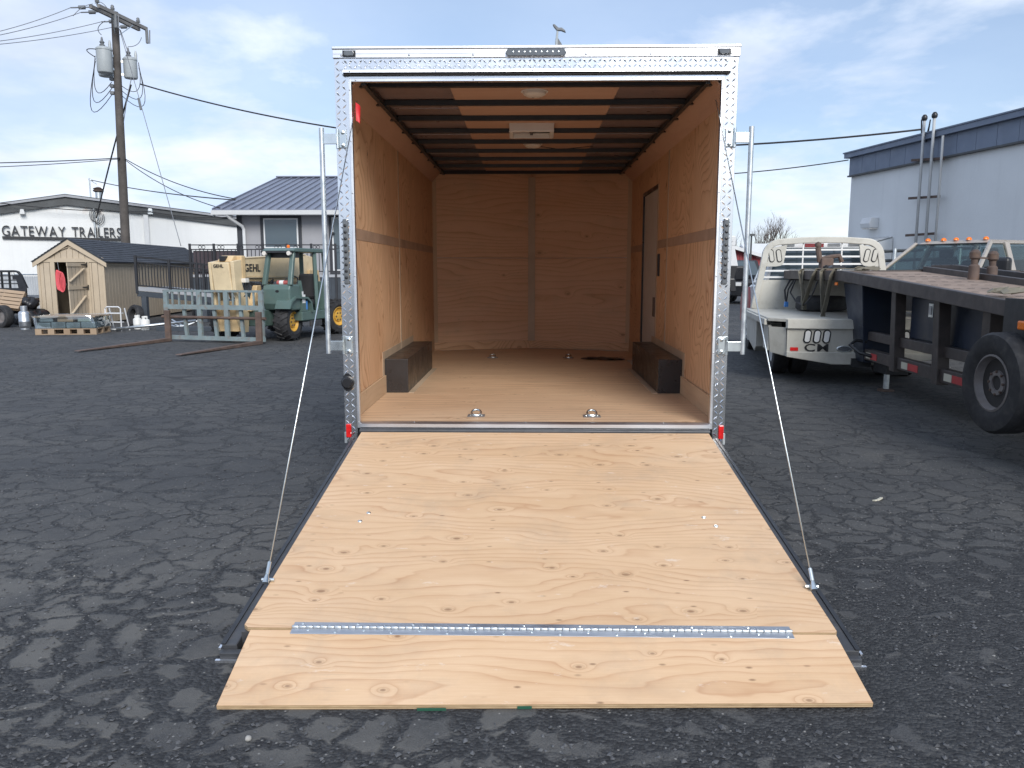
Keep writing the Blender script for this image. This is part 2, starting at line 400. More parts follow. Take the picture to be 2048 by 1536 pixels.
M['stucco'] = stucco('white_stucco', (0.74, 0.75, 0.74), rust=0.9, zrust=4.45)
M['grey_stucco'] = stucco('light_grey_stucco', (0.72, 0.73, 0.72))
M['dark_trim'] = paint('dark_roof_trim', (0.06, 0.065, 0.068), 0.5, var=0.2, scale=1.5)
M['sign_black'] = paint('black_sign_letters', (0.02, 0.02, 0.022), 0.4)
M['blue_fascia'] = paint('slate_blue_fascia', (0.155, 0.19, 0.255), 0.5, var=0.10, scale=1.2, dirt=(0.21, 0.24, 0.29), dirt_amt=0.4)
M['house_wall'] = paint('grey_house_siding', (0.30, 0.30, 0.315), 0.75, var=0.06, scale=1.0)
M['dark_wood'] = paint('dark_stained_post', (0.035, 0.038, 0.045), 0.6, var=0.25)
M['metal_roof'] = paint('slate_blue_metal_roof', (0.165, 0.178, 0.225), 0.35, var=0.10, scale=0.8)
M['gutter'] = paint('pale_gutter', (0.62, 0.63, 0.63), 0.45, var=0.06)
def glass_dark():
    t = NT('window_glass'); t.set('Base Color', (0.06, 0.085, 0.10)); t.set('Roughness', 0.03); t.set('Specular IOR Level', 0.9)
    t.bump(t.noise(scale=0.8, detail=1), 0.02, 0.25); return t.m
M['window'] = glass_dark()
def glass_clear(name, tint, gloss=0.2):
    t = NT(name)
    tr = t.n('ShaderNodeBsdfTransparent'); tr.inputs[0].default_value = tint + (1,)
    gl = t.n('ShaderNodeBsdfGlossy'); gl.inputs['Roughness'].default_value = 0.03
    lw = t.n('ShaderNodeLayerWeight'); fr = t.math('MULTIPLY', t.math('POWER', lw.outputs['Facing'], 4.0), 0.5)
    mx = t.n('ShaderNodeMixShader'); t.l(t.math('ADD', fr, gloss, clamp=True), mx.inputs[0]); t.l(tr.outputs[0], mx.inputs[1]); t.l(gl.outputs[0], mx.inputs[2])
    t.l(mx.outputs[0], t.out.inputs[0]); return t.m
M['car_glass'] = glass_clear('vehicle_glass', (0.62, 0.70, 0.69), 0.06)
M['wrap'] = glass_clear('stretch_wrap', (0.86, 0.92, 0.93), 0.25)
M['shed_wall'] = paint('beige_shed_boards', (0.47, 0.39, 0.29), 0.7, var=0.07, scale=1.5, dirt=(0.25, 0.2, 0.15), dirt_amt=0.25)
M['shed_trim'] = paint('beige_shed_trim', (0.46, 0.38, 0.28), 0.7, var=0.06)
M['shingle'] = paint('slate_shingle', (0.045, 0.052, 0.065), 0.85, var=0.35, scale=6, bump=0.004, bscale=60)
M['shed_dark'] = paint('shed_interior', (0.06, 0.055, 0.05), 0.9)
M['pole'] = paint('weathered_pole', (0.085, 0.075, 0.068), 0.85, var=0.3, scale=2, bump=0.01, bscale=6)
M['crossarm'] = paint('grey_crossarm_wood', (0.22, 0.21, 0.20), 0.8, var=0.25)
M['xfmr'] = paint('grey_transformer_paint', (0.38, 0.41, 0.42), 0.4, var=0.06)
M['insulator'] = paint('grey_porcelain', (0.16, 0.17, 0.18), 0.25)
M['conduit'] = paint('grey_conduit', (0.42, 0.43, 0.43), 0.5, var=0.1)
M['wire'] = paint('dark_wire', (0.02, 0.02, 0.024), 0.6)
M['wire_bare'] = paint('bare_wire', (0.18, 0.19, 0.21), 0.5)
# machines
M['tan_paint'] = paint('tan_machine_paint', (0.62, 0.45, 0.245), 0.42, var=0.10, scale=2.5, dirt=(0.22, 0.14, 0.08), dirt_amt=0.45)
M['tan_light'] = paint('pale_tan_machine_paint', (0.66, 0.53, 0.335), 0.42, var=0.08, scale=2.5, dirt=(0.3, 0.22, 0.13), dirt_amt=0.3)
M['green_paint'] = paint('dark_green_machine_paint', (0.085, 0.135, 0.122), 0.38, var=0.14, scale=2.5, dirt=(0.13, 0.14, 0.12), dirt_amt=0.35)
M['carriage_paint'] = paint('grey_green_worn_paint', (0.19, 0.24, 0.245), 0.55, var=0.15, scale=4, dirt=(0.20, 0.10, 0.06), dirt_amt=0.6)
M['rust_steel'] = paint('brown_rusted_steel', (0.105, 0.072, 0.058), 0.75, var=0.35, scale=5, dirt=(0.16, 0.09, 0.05), dirt_amt=0.5)
M['rim_yellow'] = paint('yellow_rim_paint', (0.62, 0.36, 0.06), 0.45, var=0.15, scale=6, dirt=(0.25, 0.16, 0.08), dirt_amt=0.4)
M['orange_lens'] = paint('orange_lens', (0.80, 0.18, 0.01), 0.25, var=0.1)
M['blue_plastic'] = paint('blue_plastic', (0.06, 0.22, 0.55), 0.4)
M['steel_chrome'] = metal('polished_rod', (0.7, 0.7, 0.7), 0.2)
M['beige_truck'] = paint('khaki_flatbed_paint', (0.50, 0.485, 0.43), 0.42, var=0.10, scale=2, dirt=(0.22, 0.19, 0.14), dirt_amt=0.35)
M['white_truck'] = paint('white_vehicle_paint', (0.66, 0.66, 0.65), 0.25, var=0.04, coat=0.4)
M['red_truck'] = paint('dull_red_vehicle_paint', (0.40, 0.09, 0.08), 0.3, var=0.1, coat=0.4)
M['gold_truck'] = paint('champagne_vehicle_paint', (0.42, 0.37, 0.31), 0.28, metal=0.25, var=0.06, coat=0.4)
M['deck_rust'] = paint('tan_rusted_deck_plate', (0.27, 0.20, 0.155), 0.8, var=0.22, scale=3, dirt=(0.14, 0.10, 0.08), dirt_amt=0.6)
M['navy_box'] = paint('blue_black_toolbox', (0.018, 0.026, 0.045), 0.35, var=0.25, scale=2, dirt=(0.05, 0.055, 0.06), dirt_amt=0.4)
M['gn_frame'] = paint('dark_umber_frame_paint', (0.060, 0.050, 0.046), 0.5, var=0.25, scale=3, dirt=(0.13, 0.10, 0.085), dirt_amt=0.5)
M['strap'] = paint('olive_strap_webbing', (0.17, 0.155, 0.12), 0.85, var=0.2, scale=9)
M['reflect_white'] = paint('white_reflective_tape', (0.55, 0.52, 0.42), 0.4)
M['reflect_red'] = paint('red_reflective_tape', (0.45, 0.05, 0.05), 0.4)
M['rim_grey'] = paint('grey_brown_steel_rim', (0.17, 0.155, 0.15), 0.5, var=0.3, scale=6, dirt=(0.17, 0.12, 0.09), dirt_amt=0.5)
M['brown_seat'] = paint('dark_vinyl', (0.03, 0.03, 0.032), 0.6)
M['dark_interior'] = paint('vehicle_interior', (0.06, 0.06, 0.062), 0.8)
M['lp_silver'] = metal('silver_cylinder', (0.62, 0.64, 0.66), 0.4, 0.1, 6, dirt=(0.4, 0.4, 0.4))
M['lp_white'] = paint('white_cylinder_paint', (0.70, 0.70, 0.67), 0.45, var=0.08, dirt=(0.4, 0.36, 0.3))
M['green_cyl'] = paint('grey_green_cylinder', (0.32, 0.38, 0.36), 0.5, var=0.1)
M['load'] = paint('bundled_dark_goods', (0.16, 0.20, 0.22), 0.6, var=0.5, scale=4)
M['barn_red'] = paint('barn_red_siding', (0.24, 0.04, 0.045), 0.75, var=0.12, scale=1)
M['bark'] = paint('bare_branch_bark', (0.14, 0.115, 0.10), 0.9, var=0.2)
M['fence'] = paint('galvanised_fence_slats', (0.36, 0.38, 0.40), 0.6, var=0.12, scale=2)
M['hose'] = paint('pink_red_rope', (0.68, 0.10, 0.12), 0.6)
M['deck_board'] = paint('grey_deck_fascia', (0.33, 0.34, 0.36), 0.7, var=0.1)
M['rail'] = paint('black_railing_paint', (0.025, 0.026, 0.03), 0.45, var=0.2)
M['skirt'] = paint('dark_skirt_panel', (0.045, 0.055, 0.068), 0.7, var=0.2)
M['brown_skirt'] = paint('plum_brown_panel', (0.055, 0.042, 0.05), 0.7, var=0.2)

def asphalt():
    t = NT('cracked_asphalt'); P = t.P; x, y, z = t.sepv()
    wv = t.noise(P, 1.6, 4, 0.6, col=True)
    sub = t.n('ShaderNodeVectorMath', operation='MULTIPLY_ADD'); t.l(wv, sub.inputs[0]); sub.inputs[1].default_value = (0.55, 0.55, 0); t.l(P, sub.inputs[2])
    wv2 = t.noise(P, 9.0, 3, 0.6, col=True)
    sub2 = t.n('ShaderNodeVectorMath', operation='MULTIPLY_ADD'); t.l(wv2, sub2.inputs[0]); sub2.inputs[1].default_value = (0.13, 0.13, 0); t.l(sub.outputs[0], sub2.inputs[2])
    W = sub2.outputs[0]
    near = t.ramp(t.math('MULTIPLY', y, 0.1), [(0.25, 1.0), (0.56, 0.0)])
    eA = t.vor(W, 5.2, 'DISTANCE_TO_EDGE', dim='2D').outputs['Distance']
    eB = t.vor(t.map(scale=(1.0, 1.5, 1.0), rot=(0, 0, 0.6), src=W), 2.1, 'DISTANCE_TO_EDGE', dim='2D').outputs['Distance']
    pick = t.ramp(t.noise(t.map(loc=(11, 4, 0)), 0.42, 3, 0.6), [(0.50, 0.0), (0.60, 1.0)])
    pick = t.math('MULTIPLY', pick, t.math('SUBTRACT', 1.0, near))
    e1 = t.math('ADD', t.math('MULTIPLY', eA, t.math('SUBTRACT', 1.0, pick)), t.math('MULTIPLY', eB, pick))
    e2 = t.vor(W, 1.1, 'DISTANCE_TO_EDGE', dim='2D').outputs['Distance']
    cell = t.vor(W, 5.2, 'F1', dim='2D'); cc = t.sepv(cell.outputs['Color'])
    big = t.noise(P, 0.33, 3, 0.55)
    # loose gravel has eaten into the slabs towards the right foreground
    gx = t.math('ADD', t.math('MULTIPLY_ADD', x, 0.01, 0.125), t.math('MULTIPLY', t.math('MAXIMUM', x, 0.0), 0.13))
    ero = t.math('ADD', t.math('MULTIPLY_ADD', big, 0.75, -0.41), t.math('MULTIPLY', near, t.math('ADD', gx, 0.10)))
    ero = t.math('ADD', ero, t.math('MULTIPLY_ADD', cc[0], 0.12, -0.06))
    thr = t.math('MAXIMUM', ero, t.math('MULTIPLY_ADD', t.noise(P, 2.7, 4, 0.6), 0.12, -0.016))
    fuzz = t.noise(P, 26, 4, 0.65)
    lhs = t.math('SUBTRACT', t.math('ADD', e1, t.math('MULTIPLY_ADD', fuzz, 0.13, -0.065)), thr)
    slab = t.ramp(t.math('MULTIPLY_ADD', lhs, 4.0, 0.5), [(0.32, 0.0), (0.78, 1.0)])
    bigcrack = t.ramp(t.math('ADD', e2, t.math('MULTIPLY', fuzz, 0.012)), [(0.008, 0.0), (0.03, 1.0)])
    slab = t.math('MULTIPLY', slab, bigcrack)
    grain = t.noise(P, 160, 3, 0.7); grain2 = t.noise(P, 420, 2, 0.6)
    stones = t.vor(P, 70, 'F1', dim='2D'); sc = t.sepv(stones.outputs['Color'])
    slabc = t.mix(t.ramp(cc[1], [(0.1, 0.0), (0.9, 1.0)]), (0.104, 0.104, 0.102), (0.146, 0.142, 0.133))
    slabc = t.mix(t.ramp(t.noise(P, 38, 4, 0.7), [(0.40, 0.5), (0.62, 0.0)]), slabc, (0.04, 0.041, 0.043))
    slabc = t.mix(t.ramp(t.noise(P, 1.1, 5, 0.6), [(0.35, 0.0), (0.75, 0.65)]), slabc, (0.055, 0.058, 0.064))
    slabc = t.mix(t.ramp(grain, [(0.36, 0.75), (0.58, 0.0)]), slabc, (0.03, 0.031, 0.034))
    slabc = t.mix(t.math('MULTIPLY', t.math('MULTIPLY', near, t.ramp(t.math('MULTIPLY_ADD', x, 0.25, 0.5), [(0.35, 1.0), (0.65, 0.15)])), t.ramp(t.noise(t.map(loc=(4, 9, 0)), 2.2, 4, 0.6), [(0.35, 0.0), (0.62, 0.75)])), slabc, (0.165, 0.158, 0.143))
    grav = t.mix(t.ramp(sc[0], [(0.2, 0.0), (0.95, 1.0)]), (0.032, 0.033, 0.035), (0.084, 0.085, 0.086))
    grav = t.mix(t.ramp(grain, [(0.35, 0.6), (0.65, 0.0)]), grav, (0.014, 0.015, 0.017))
    c = t.mix(slab, grav, slabc)
    fleck = t.math('MULTIPLY', t.math('GREATER_THAN', sc[1], 0.985), t.ramp(stones.outputs['Distance'], [(0.2, 1.0), (0.35, 0.0)]))
    c = t.mix(t.math('MULTIPLY', fleck, 0.7), c, (0.34, 0.33, 0.31))
    # long oil and tyre streaks, darker worn lanes
    lane = t.ramp(t.noise(t.map(scale=(0.16, 0.5, 1), rot=(0, 0, 0.35)), 1.0, 4, 0.55), [(0.42, 0.0), (0.70, 0.40)])
    c = t.mix(lane, c, (0.030, 0.032, 0.036))
    t.set('Base Color', c); t.set('Roughness', t.ramp(grain, [(0.3, 0.72), (0.7, 0.95)])); t.set('Specular IOR Level', 0.35)
    h = t.math('ADD', t.math('MULTIPLY', slab, 1.0), t.math('MULTIPLY', grain, 0.30))
    h = t.math('ADD', h, t.math('MULTIPLY', t.math('SUBTRACT', 0.6, stones.outputs['Distance']), t.math('MULTIPLY_ADD', slab, -0.7, 0.75)))
    h = t.math('ADD', h, t.math('MULTIPLY', grain2, 0.12))
    t.bump(h, 0.011, 0.9); return t.m
M['asphalt'] = asphalt()
M['stone'] = paint('loose_asphalt_stone', (0.075, 0.077, 0.082), 0.85, var=0.6, scale=30)
M['pebble'] = paint('pale_pebble', (0.30, 0.29, 0.27), 0.85, var=0.3, scale=9)

# ------------------------------------------------------------------ ground
struct(put('ground', MB().grid(lambda u, v: (-500 + 1000 * u, -300 + 1100 * v, 0), 20, 20), M['asphalt']))
# ------------------------------------------------------------------ enclosed trailer
YR, XL, XR, OL, OR, ZF = 5.33, -1.257, 1.333, -1.150, 1.228, 0.462
WL, WR, YB, XC = -1.228, 1.301, 10.3, 0.036
TR = thing('enclosed_trailer', 'open enclosed cargo trailer with plywood interior and lowered plywood ramp door', 'trailer', (XC, YR, 0))
def T(name, mb, mat, **k): return put(name, mb, mat, TR, world=True, **k)
def frame_euler(x, y, z): return Matrix((x, y, z)).transposed().to_euler()
def panel(name, w, h, t, mat, parent, org, x, y, z, edge=None, poly=None, world=True, bevel=0.0):
    """sheet with its face in local z = 0: local x runs along the grain"""
    k = MB()
    if poly: k.prism(poly, 'z', -t, 0)
    else: k.box(0, w, 0, h, -t, 0)
    me = k.mesh(name); me.materials.append(mat)
    if edge:
        me.materials.append(edge)
        for p in me.polygons: p.material_index = 0 if abs(p.normal.z) > 0.5 else 1
    return put(name, me, None, parent, loc=org, rot=frame_euler(Vector(x), Vector(y), Vector(z)), world=world, bevel=bevel, seg=1)
X_, Y_, Z_ = (1, 0, 0), (0, 1, 0), (0, 0, 1)
NX, NY, NZ = (-1, 0, 0), (0, -1, 0), (0, 0, -1)
# shell
T('outer_skin', MB().box(XL + .004, XL + .012, YR + .035, YB, .36, 2.86), M['white_skin'])
T('outer_skin', MB().box(XR - .012, XR - .004, YR + .035, YB, .36, 2.86), M['white_skin'])
T('roof_skin', MB().box(XL + .004, XR - .004, YR + .3005, YB, 2.862, 2.874), M['white_skin'])
for sx, x0 in ((-1, XL + .004), (1, XR - .004)):
    T('nose_skin', MB().prism([(x0, YB + .003), (XC, YB + .46), (XC, YB + .475), (x0, YB + .015)], 'z', .36, 2.874), M['white_skin'])
T('nose_roof', MB().prism([(XL, YB), (XR, YB), (XC, YB + .46)], 'z', 2.862, 2.874), M['white_skin'])
T('chassis_rail', MB().box(-1.0, -.92, YR + .05, YB + .3, .27, .43), M['black_steel'])
T('chassis_rail', MB().box(1.0, 1.08, YR + .05, YB + .3, .27, .43), M['black_steel'])
T('rear_crossmember', MB().box(XL + .02, XR - .02, YR + .03, YR + .12, .30, .43), M['black_steel'])
T('tongue', MB().bar((-.4, YB + .2, .36), (XC, YB + 1.3, .36), .08, .10), M['black_steel'])
T('tongue', MB().bar((.48, YB + .2, .36), (XC, YB + 1.3, .36), .08, .10), M['black_steel'])
T('tongue_jack', MB().tube([(XC, YB + .95, .0), (XC, YB + .95, .7)], .035), M['galv'])
def wheel_mesh(R, w, rim, n=40, tread=True):
    t = MB().lathe([(rim, -w * .40), (rim + (R - rim) * .35, -w * .52), (R * .95, -w * .46), (R, -w * .34), (R, w * .34), (R * .95, w * .46), (rim + (R - rim) * .35, w * .52), (rim, w * .40)], n, axis='y', closed=True)
    return t
for sx in (-1, 1):
    for yy in (7.05, 7.87):
        w = T('wheel', wheel_mesh(.33, .19, .2), M['rubber'], loc=(XC + sx * 1.175, yy, .33), rot=(0, 0, rad(90)), smooth=True)
        put('rim', MB().lathe([(.2, -.06), (.17, -.05), (.15, -.02), (.05, -.02), (.045, -.06), (0.0, -.06)], 24, axis='y', cap0=False), M['white_plastic'], w, smooth=True)
# floor sheets, laid crosswise
for y0, y1 in ((YR + .02, 6.62), (6.623, 7.84), (7.843, 9.06), (9.063, YB + .02)):
    panel('floor_sheet', WR - WL - .004, y1 - y0, .018, M['floor_ply'], TR, (WL + .002, y0, ZF), X_, Y_, Z_)
panel('floor_sheet', 2.2, .36, .018, M['floor_ply'], TR, (WL + .13, YB + .023, ZF), X_, Y_, Z_, poly=[(0, 0), (2.2, 0), (1.1, .36)])
# side walls: lower and upper sheets either side of a belt strip, light kick boards at the floor
BZ0, BZ1, ZC, SEAM = 1.715, 1.795, 2.60, 7.62
for lo, hi in ((YR + .036, SEAM - .002), (SEAM + .002, YB)):
    for z0, z1 in ((ZF + .15, BZ0), (BZ1, ZC)):
        panel('wall_sheet', z1 - z0, hi - lo, .01, M['wall_ply'], TR, (WL, hi, z0), Z_, NY, X_)
    for z0, z1 in ((ZF + .15, BZ0), (BZ1, ZC)):
        if lo > 7 : a, b = (lo, 8.18), (9.28, YB)
        else: a, b = (lo, hi), None
        panel('wall_sheet', z1 - z0, a[1] - a[0], .01, M['wall_ply'], TR, (WR, a[0], z0), Z_, Y_, NX)
        if b: panel('wall_sheet', z1 - z0, b[1] - b[0], .01, M['wall_ply'], TR, (WR, b[0], z0), Z_, Y_, NX)
panel('wall_sheet', ZC - 2.36, 1.09, .01, M['wall_ply'], TR, (WR, 8.185, 2.36), Z_, Y_, NX)
T('belt_strip', MB().box(WL - .01, WL + .002, YR + .036, YB, BZ0 + .001, BZ1 - .001), M['belt'])
T('belt_strip', MB().box(WR - .002, WR + .01, YR + .036, 8.18, BZ0 + .001, BZ1 - .001), M['belt'])
T('belt_strip', MB().box(WR - .002, WR + .01, 9.28, YB, BZ0 + .001, BZ1 - .001), M['belt'])
for xw, d in ((WL, 1), (WR, -1)):
    T('seam_strip', MB().box(min(xw, xw + d * .004), max(xw, xw + d * .004), SEAM - .022, SEAM + .022, ZF + .15, ZC), M['grey_strip'])
    panel('kick_board', 1.33, .15, .012, M['strip_ply'], TR, (xw + d * .004, YR + .036 if d < 0 else YR + 1.366, ZF + .002), Y_ if d < 0 else NY, Z_, (d, 0, 0))
    T('kick_board', MB().box(min(xw, xw + d * .004), max(xw, xw + d * .004), 8.44, YB, ZF + .002, ZF + .15), M['strip_ply'])
    T('corner_strip', MB().box(min(xw, xw + d * .05), max(xw, xw + d * .05), YB - .012, YB - .002, ZF + .11, 2.70), M['strip_ply'])
# V nose wall: four sheets, centre and base strips
nx, ny = (XC - WL), .40
ln = math.hypot(nx, ny)
for side in (0, 1):
    xd = (nx / ln, ny / ln, 0) if side == 0 else (nx / ln, -ny / ln, 0)
    org = (WL, YB) if side == 0 else (XC, YB + .40)
    nrm = Vector(xd).cross(Vector(Z_))
    for z0, z1 in ((ZF + .105, 1.655), (1.66, 2.76)):
        panel('front_wall_sheet', ln, z1 - z0, .01, M['front_ply'], TR, (org[0], org[1], z0), xd, Z_, nrm)
    panel('base_board', ln, .103, .012, M['wall_ply'], TR, (org[0] - .002 * xd[0], org[1] - .006, ZF + .001), xd, Z_, nrm)
T('centre_strip', MB().box(XC - .045, XC + .045, YB + .365, YB + .385, ZF + .10, 2.70), M['grey_strip'])
# cove strips and ceiling
cs = Vector((.135, 0, .145)).normalized(); cl = Vector((.135, 0, .145)).length
panel('cove_strip', YB - YR - .036, cl, .006, M['luan'], TR, (WL, YR + .036, ZC), Y_, cs, Vector(Y_).cross(cs))
cs2 = Vector((-cs.x, 0, cs.z))
panel('cove_strip', YB - YR - .036, cl, .006, M['luan'], TR, (WR, YB, ZC), NY, cs2, Vector(NY).cross(cs2))
ZP = 2.745
beams = [5.50 + .595 * k for k in range(8)]
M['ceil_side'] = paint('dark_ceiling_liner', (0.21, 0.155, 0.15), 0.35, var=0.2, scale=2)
edges = [YR + .041] + [b + .0 for b in beams] + [YB + .3]
for i in range(len(edges) - 1):
    y0, y1 = edges[i] + .002, edges[i + 1] - .002
    panel('ceiling_panel', 1.16, y1 - y0, .006, M['luan'], TR, (XC - .58, y1, ZP - .006), X_, NY, NZ)
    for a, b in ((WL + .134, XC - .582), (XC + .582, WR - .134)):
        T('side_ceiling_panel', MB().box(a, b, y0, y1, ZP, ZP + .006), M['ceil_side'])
    if i % 2 == 0:
        for a, b in ((WL + .134, XC - .582), (XC + .582, WR - .134)):
            T('ceiling_rib', MB().box(a, b, y0 + .30, y0 + .312, ZP - .004, ZP - .0005), M['alu'])
for b in beams:
    T('roof_beam', MB().prism([(b - .028, ZP - .007), (b - .022, 2.703), (b + .022, 2.703), (b + .028, ZP - .007)], 'x', WL + .09, WR - .09), M['black_steel'])
T('front_beam', MB().box(WL + .1, WR - .1, YB - .03, YB + .0, 2.70, ZP), M['black_steel'])
for xx, sg in ((WL + .135, 1), (WR - .135, -1)):
    T('side_rail', MB().box(min(xx, xx + sg * .03), max(xx, xx + sg * .03), YR + .041, YB, ZP - .055, ZP - .02), M['black_steel'])
T('header_back', MB().box(XL + .03, XR - .03, YR + .0345, YR + .04, 2.75, 2.86), M['black_steel'])
T('ceiling_wire', MB().tube([(XC + .02, 8.2, 2.73), (XC + .28, 8.25, 2.70), (XC + .6, 8.2, 2.725)], .004, 5), M['wire'])
for yy in (5.80, 8.15):
    d = T('dome_light', MB().lathe([(.0, 0), (.055, .004), (.078, .016), (.085, .032), (.085, .034)], 24), M['dome'], loc=(XC, yy, 2.70), smooth=True)
    put('dome_base', MB().lathe([(.095, .034), (.095, .044)], 24), M['white_plastic'], d)
v = T('roof_vent', MB().box(-.19, .19, -.19, -.16, -.02, .055).box(-.19, .19, .16, .19, -.02, .055).box(-.19, -.16, -.16, .16, -.02, .055).box(.16, .19, -.16, .16, -.02, .055), M['white_plastic'], loc=(XC - .015, 7.2, 2.69), bevel=.006)
put('vent_lid', MB().box(-.159, .159, -.159, .159, .02, .03), M['dome'], v)
put('vent_crank', MB().box(-.012, .012, -.159, .159, .005, .018), M['black_plastic'], v)
put('vent_screen', MB().box(-.159, -.02, -.12, .12, .008, .012), M['alu'], v)
# wheel boxes
for sx in (-1, 1):
    a = WL + .003 if sx < 0 else WR - .003
    b = XC - sx * 0 + sx * 1.062
    lo, hi = min(a, b), max(a, b)
    T('wheel_box', MB().box(lo, hi, 6.70, 8.40, ZF + .001, .752), M['wheel_box'], bevel=.004)
    T('box_flange', MB().box(b - .05 if sx > 0 else b, b if sx > 0 else b + .05, 6.69, 8.40, ZF + .0005, ZF + .004), M['grey_strip'])
    xw, d = (WL, 1) if sx < 0 else (WR, -1)
    T('box_backing', MB().box(min(xw, xw + d * .0025), max(xw, xw + d * .0025), 6.62, 8.42, ZF + .152, .815), M['grey_strip'])
# side door in the right wall
dr = T('side_door', MB().box(WR + .012, WR + .03, 8.23, 9.23, .50, 2.32), M['door_white'])
put('door_frame', MB().box(WR - .004, WR + .03, 9.232, 9.279, ZF + .002, 2.359), M['black_plastic'], dr)
put('door_frame', MB().box(WR - .004, WR + .03, 8.182, 8.228, ZF + .002, 2.359), M['grey_strip'], dr)
put('door_header', MB().box(WR - .004, WR + .03, 8.229, 9.231, 2.322, 2.359), M['black_plastic'], dr)
put('door_latch', MB().box(WR - .012, WR + .011, 8.30, 8.36, 1.02, 1.22), M['rust_steel'], dr, bevel=.004)
T('light_switch', MB().box(WR - .016, WR, 8.02, 8.10, 1.44, 1.66), M['black_plastic'], bevel=.004)
T('door_sill', MB().box(WR - .16, WR + .03, 8.5, 9.22, ZF + .001, ZF + .006), M['galv'])
s = T('wall_sticker', MB().lathe([(.042, 0), (.042, .002)], 24, axis='x'), M['white_plastic'], loc=(WR - .002, 5.62, .895))
s.scale = (1, .5, 1.5)
# tie-down rings
for x, y in ((-.375, 5.62), (.455, 5.62), (-.43, 9.45), (.475, 9.45)):
    d = T('tie_down', MB().box(-.062, .062, -.048, .048, 0, .004), M['rim_grey'], loc=(x, y, ZF + .001), bevel=.002)
    put('ring', ring_mesh(.034, .0075), M['zinc'], d, loc=(0, .006, .022), rot=(rad(30), 0, 0), smooth='all')
    put('ring_clip', MB().box(-.02, .02, -.022, -.004, .004, .016), M['zinc'], d, bevel=.004)
    for a in (-.04, .04): put('screw', MB().lathe([(.008, 0), (.006, .004), (0, .005)], 10), M['zinc'], d, loc=(a, 0, .004))
tag(put('black_rag', MB().grid(lambda u, v_: (.66 + .42 * u + .05 * math.sin(9 * v_), 9.2 + .26 * v_ + .03 * math.sin(7 * u), ZF + .012 + .012 * math.sin(11 * u + 4 * v_) * math.cos(8 * v_)), 14, 8), M['black_plastic'], smooth='all'),
    'crumpled black cloth lying on the trailer floor beside the right wheel box', 'cloth')
# rear frame
def lugs(x0, x1, z0, z1, yf, pitch=.0385, L=.042, W=.0115, H=.0045):
    k = MB(); j = 0; z = z0 + pitch * .5
    while z < z1 - .010:
        i = 0; x = x0 + pitch * .45
        while x < x1 - .010:
            a = rad(45) if (i + j) % 2 == 0 else rad(-45)
            c, s_ = math.cos(a), math.sin(a)
            l, w = L / 2, W / 2
            if x - l * .75 < x0: l = (x - x0) / .75
            if x + l * .75 > x1: l = (x1 - x) / .75
            if z + l * .75 > z1: l = (z1 - z) / .75
            def q(u, v_, h): return (x + u * c - v_ * s_, yf - h, z + u * s_ + v_ * c)
            if l > .006:
                k.add([q(-l, 0, 0), q(0, -w, 0), q(l, 0, 0), q(0, w, 0), q(-l * .55, 0, H), q(l * .55, 0, H)],
                      [(0, 1, 4), (1, 5, 4), (1, 2, 5), (2, 3, 5), (3, 4, 5), (3, 0, 4)])
            i += 1; x += pitch
        j += 1; z += pitch
    return k
for side in (-1, 1):
    a, b = (XL, OL - .018) if side < 0 else (OR + .018, XR)
    j = T('door_jamb', MB().box(a, b, YR, YR + .034, .33, 2.846), M['tread'], bevel=.003)
    t = put('tread_pattern', lugs(a + .004, b - .004, .335, 2.84, YR + .0002).mesh('tread_pattern'), M['tread'], j); stuff(t)
    it = (OL - .0178, OL) if side < 0 else (OR, OR + .0178)
    T('jamb_trim', MB().box(it[0], it[1], YR - .006, YR + .034, .43, 2.722), M['alu'], bevel=.002)
hd = T('header_panel', MB().box(XL + .033, XR - .033, YR, YR + .034, 2.774, 2.8455), M['tread'], bevel=.002)
# header sits between the jamb tops
stuff(put('tread_pattern', lugs(XL + .06, XR - .06, 2.776, 2.844, YR - .0033, pitch=.032, L=.035).mesh('tread_pattern'), M['tread'], hd))
hd.location = (0, -.003, 0)
T('top_rail', MB().box(XL - .006, XR + .006, YR - .012, YR + .30, 2.846, 2.899), M['alu'], bevel=.003)
T('top_rail_lip', MB().box(XL - .01, XR + .01, YR - .018, YR + .30, 2.8995, 2.918), M['alu'], bevel=.004)
T('top_rail_groove', MB().box(XL - .004, XR + .004, YR - .0135, YR - .0122, 2.870, 2.873), M['rivet'])
T('drip_rail', MB().prism([(YR - .0035, 2.774), (YR - .04, 2.766), (YR - .044, 2.750), (YR - .0035, 2.752)], 'x', XL + .062, XR - .055), M['alu'])
T('drip_seal', MB().box(XL + .064, XR - .057, YR - .03, YR - .0035, 2.739, 2.7515), M['rubber_seal'])
lh = T('lower_header', MB().box(OL - .018, OR + .018, YR - .003, YR + .034, 2.722, 2.7738), M['tread'])
stuff(put('tread_pattern', lugs(OL - .015, OR + .015, 2.7225, 2.739, YR - .0032, pitch=.034, L=.022).mesh('tread_pattern'), M['tread'], lh))
T('header_trim', MB().box(OL, OR, YR - .006, YR + .034, 2.702, 2.7218), M['alu'], bevel=.002)
rv = MB().lathe([(.0075, 0), (.0065, .003), (.003, .0048), (0, .005)], 10).mesh('rivet'); rv.materials.append(M['rivet'])
def rivet(x, y, z, s=1.0, rot=(rad(90), 0, 0)): put('rivet', rv, None, TR, loc=(x, y, z), rot=rot, scale=(s, s, s), world=True, smooth=None)
for x in (-1.205, -.77, -.36, .36, .77, 1.28): rivet(x, YR - .012, 2.862)
for x in (-1.15, -.60, .02, .62, 1.2): rivet(x, YR - .043, 2.758, .7)
for x in (-1.12, -.36, .05, .66, 1.2): rivet(x, YR - .006, 2.712, .7)
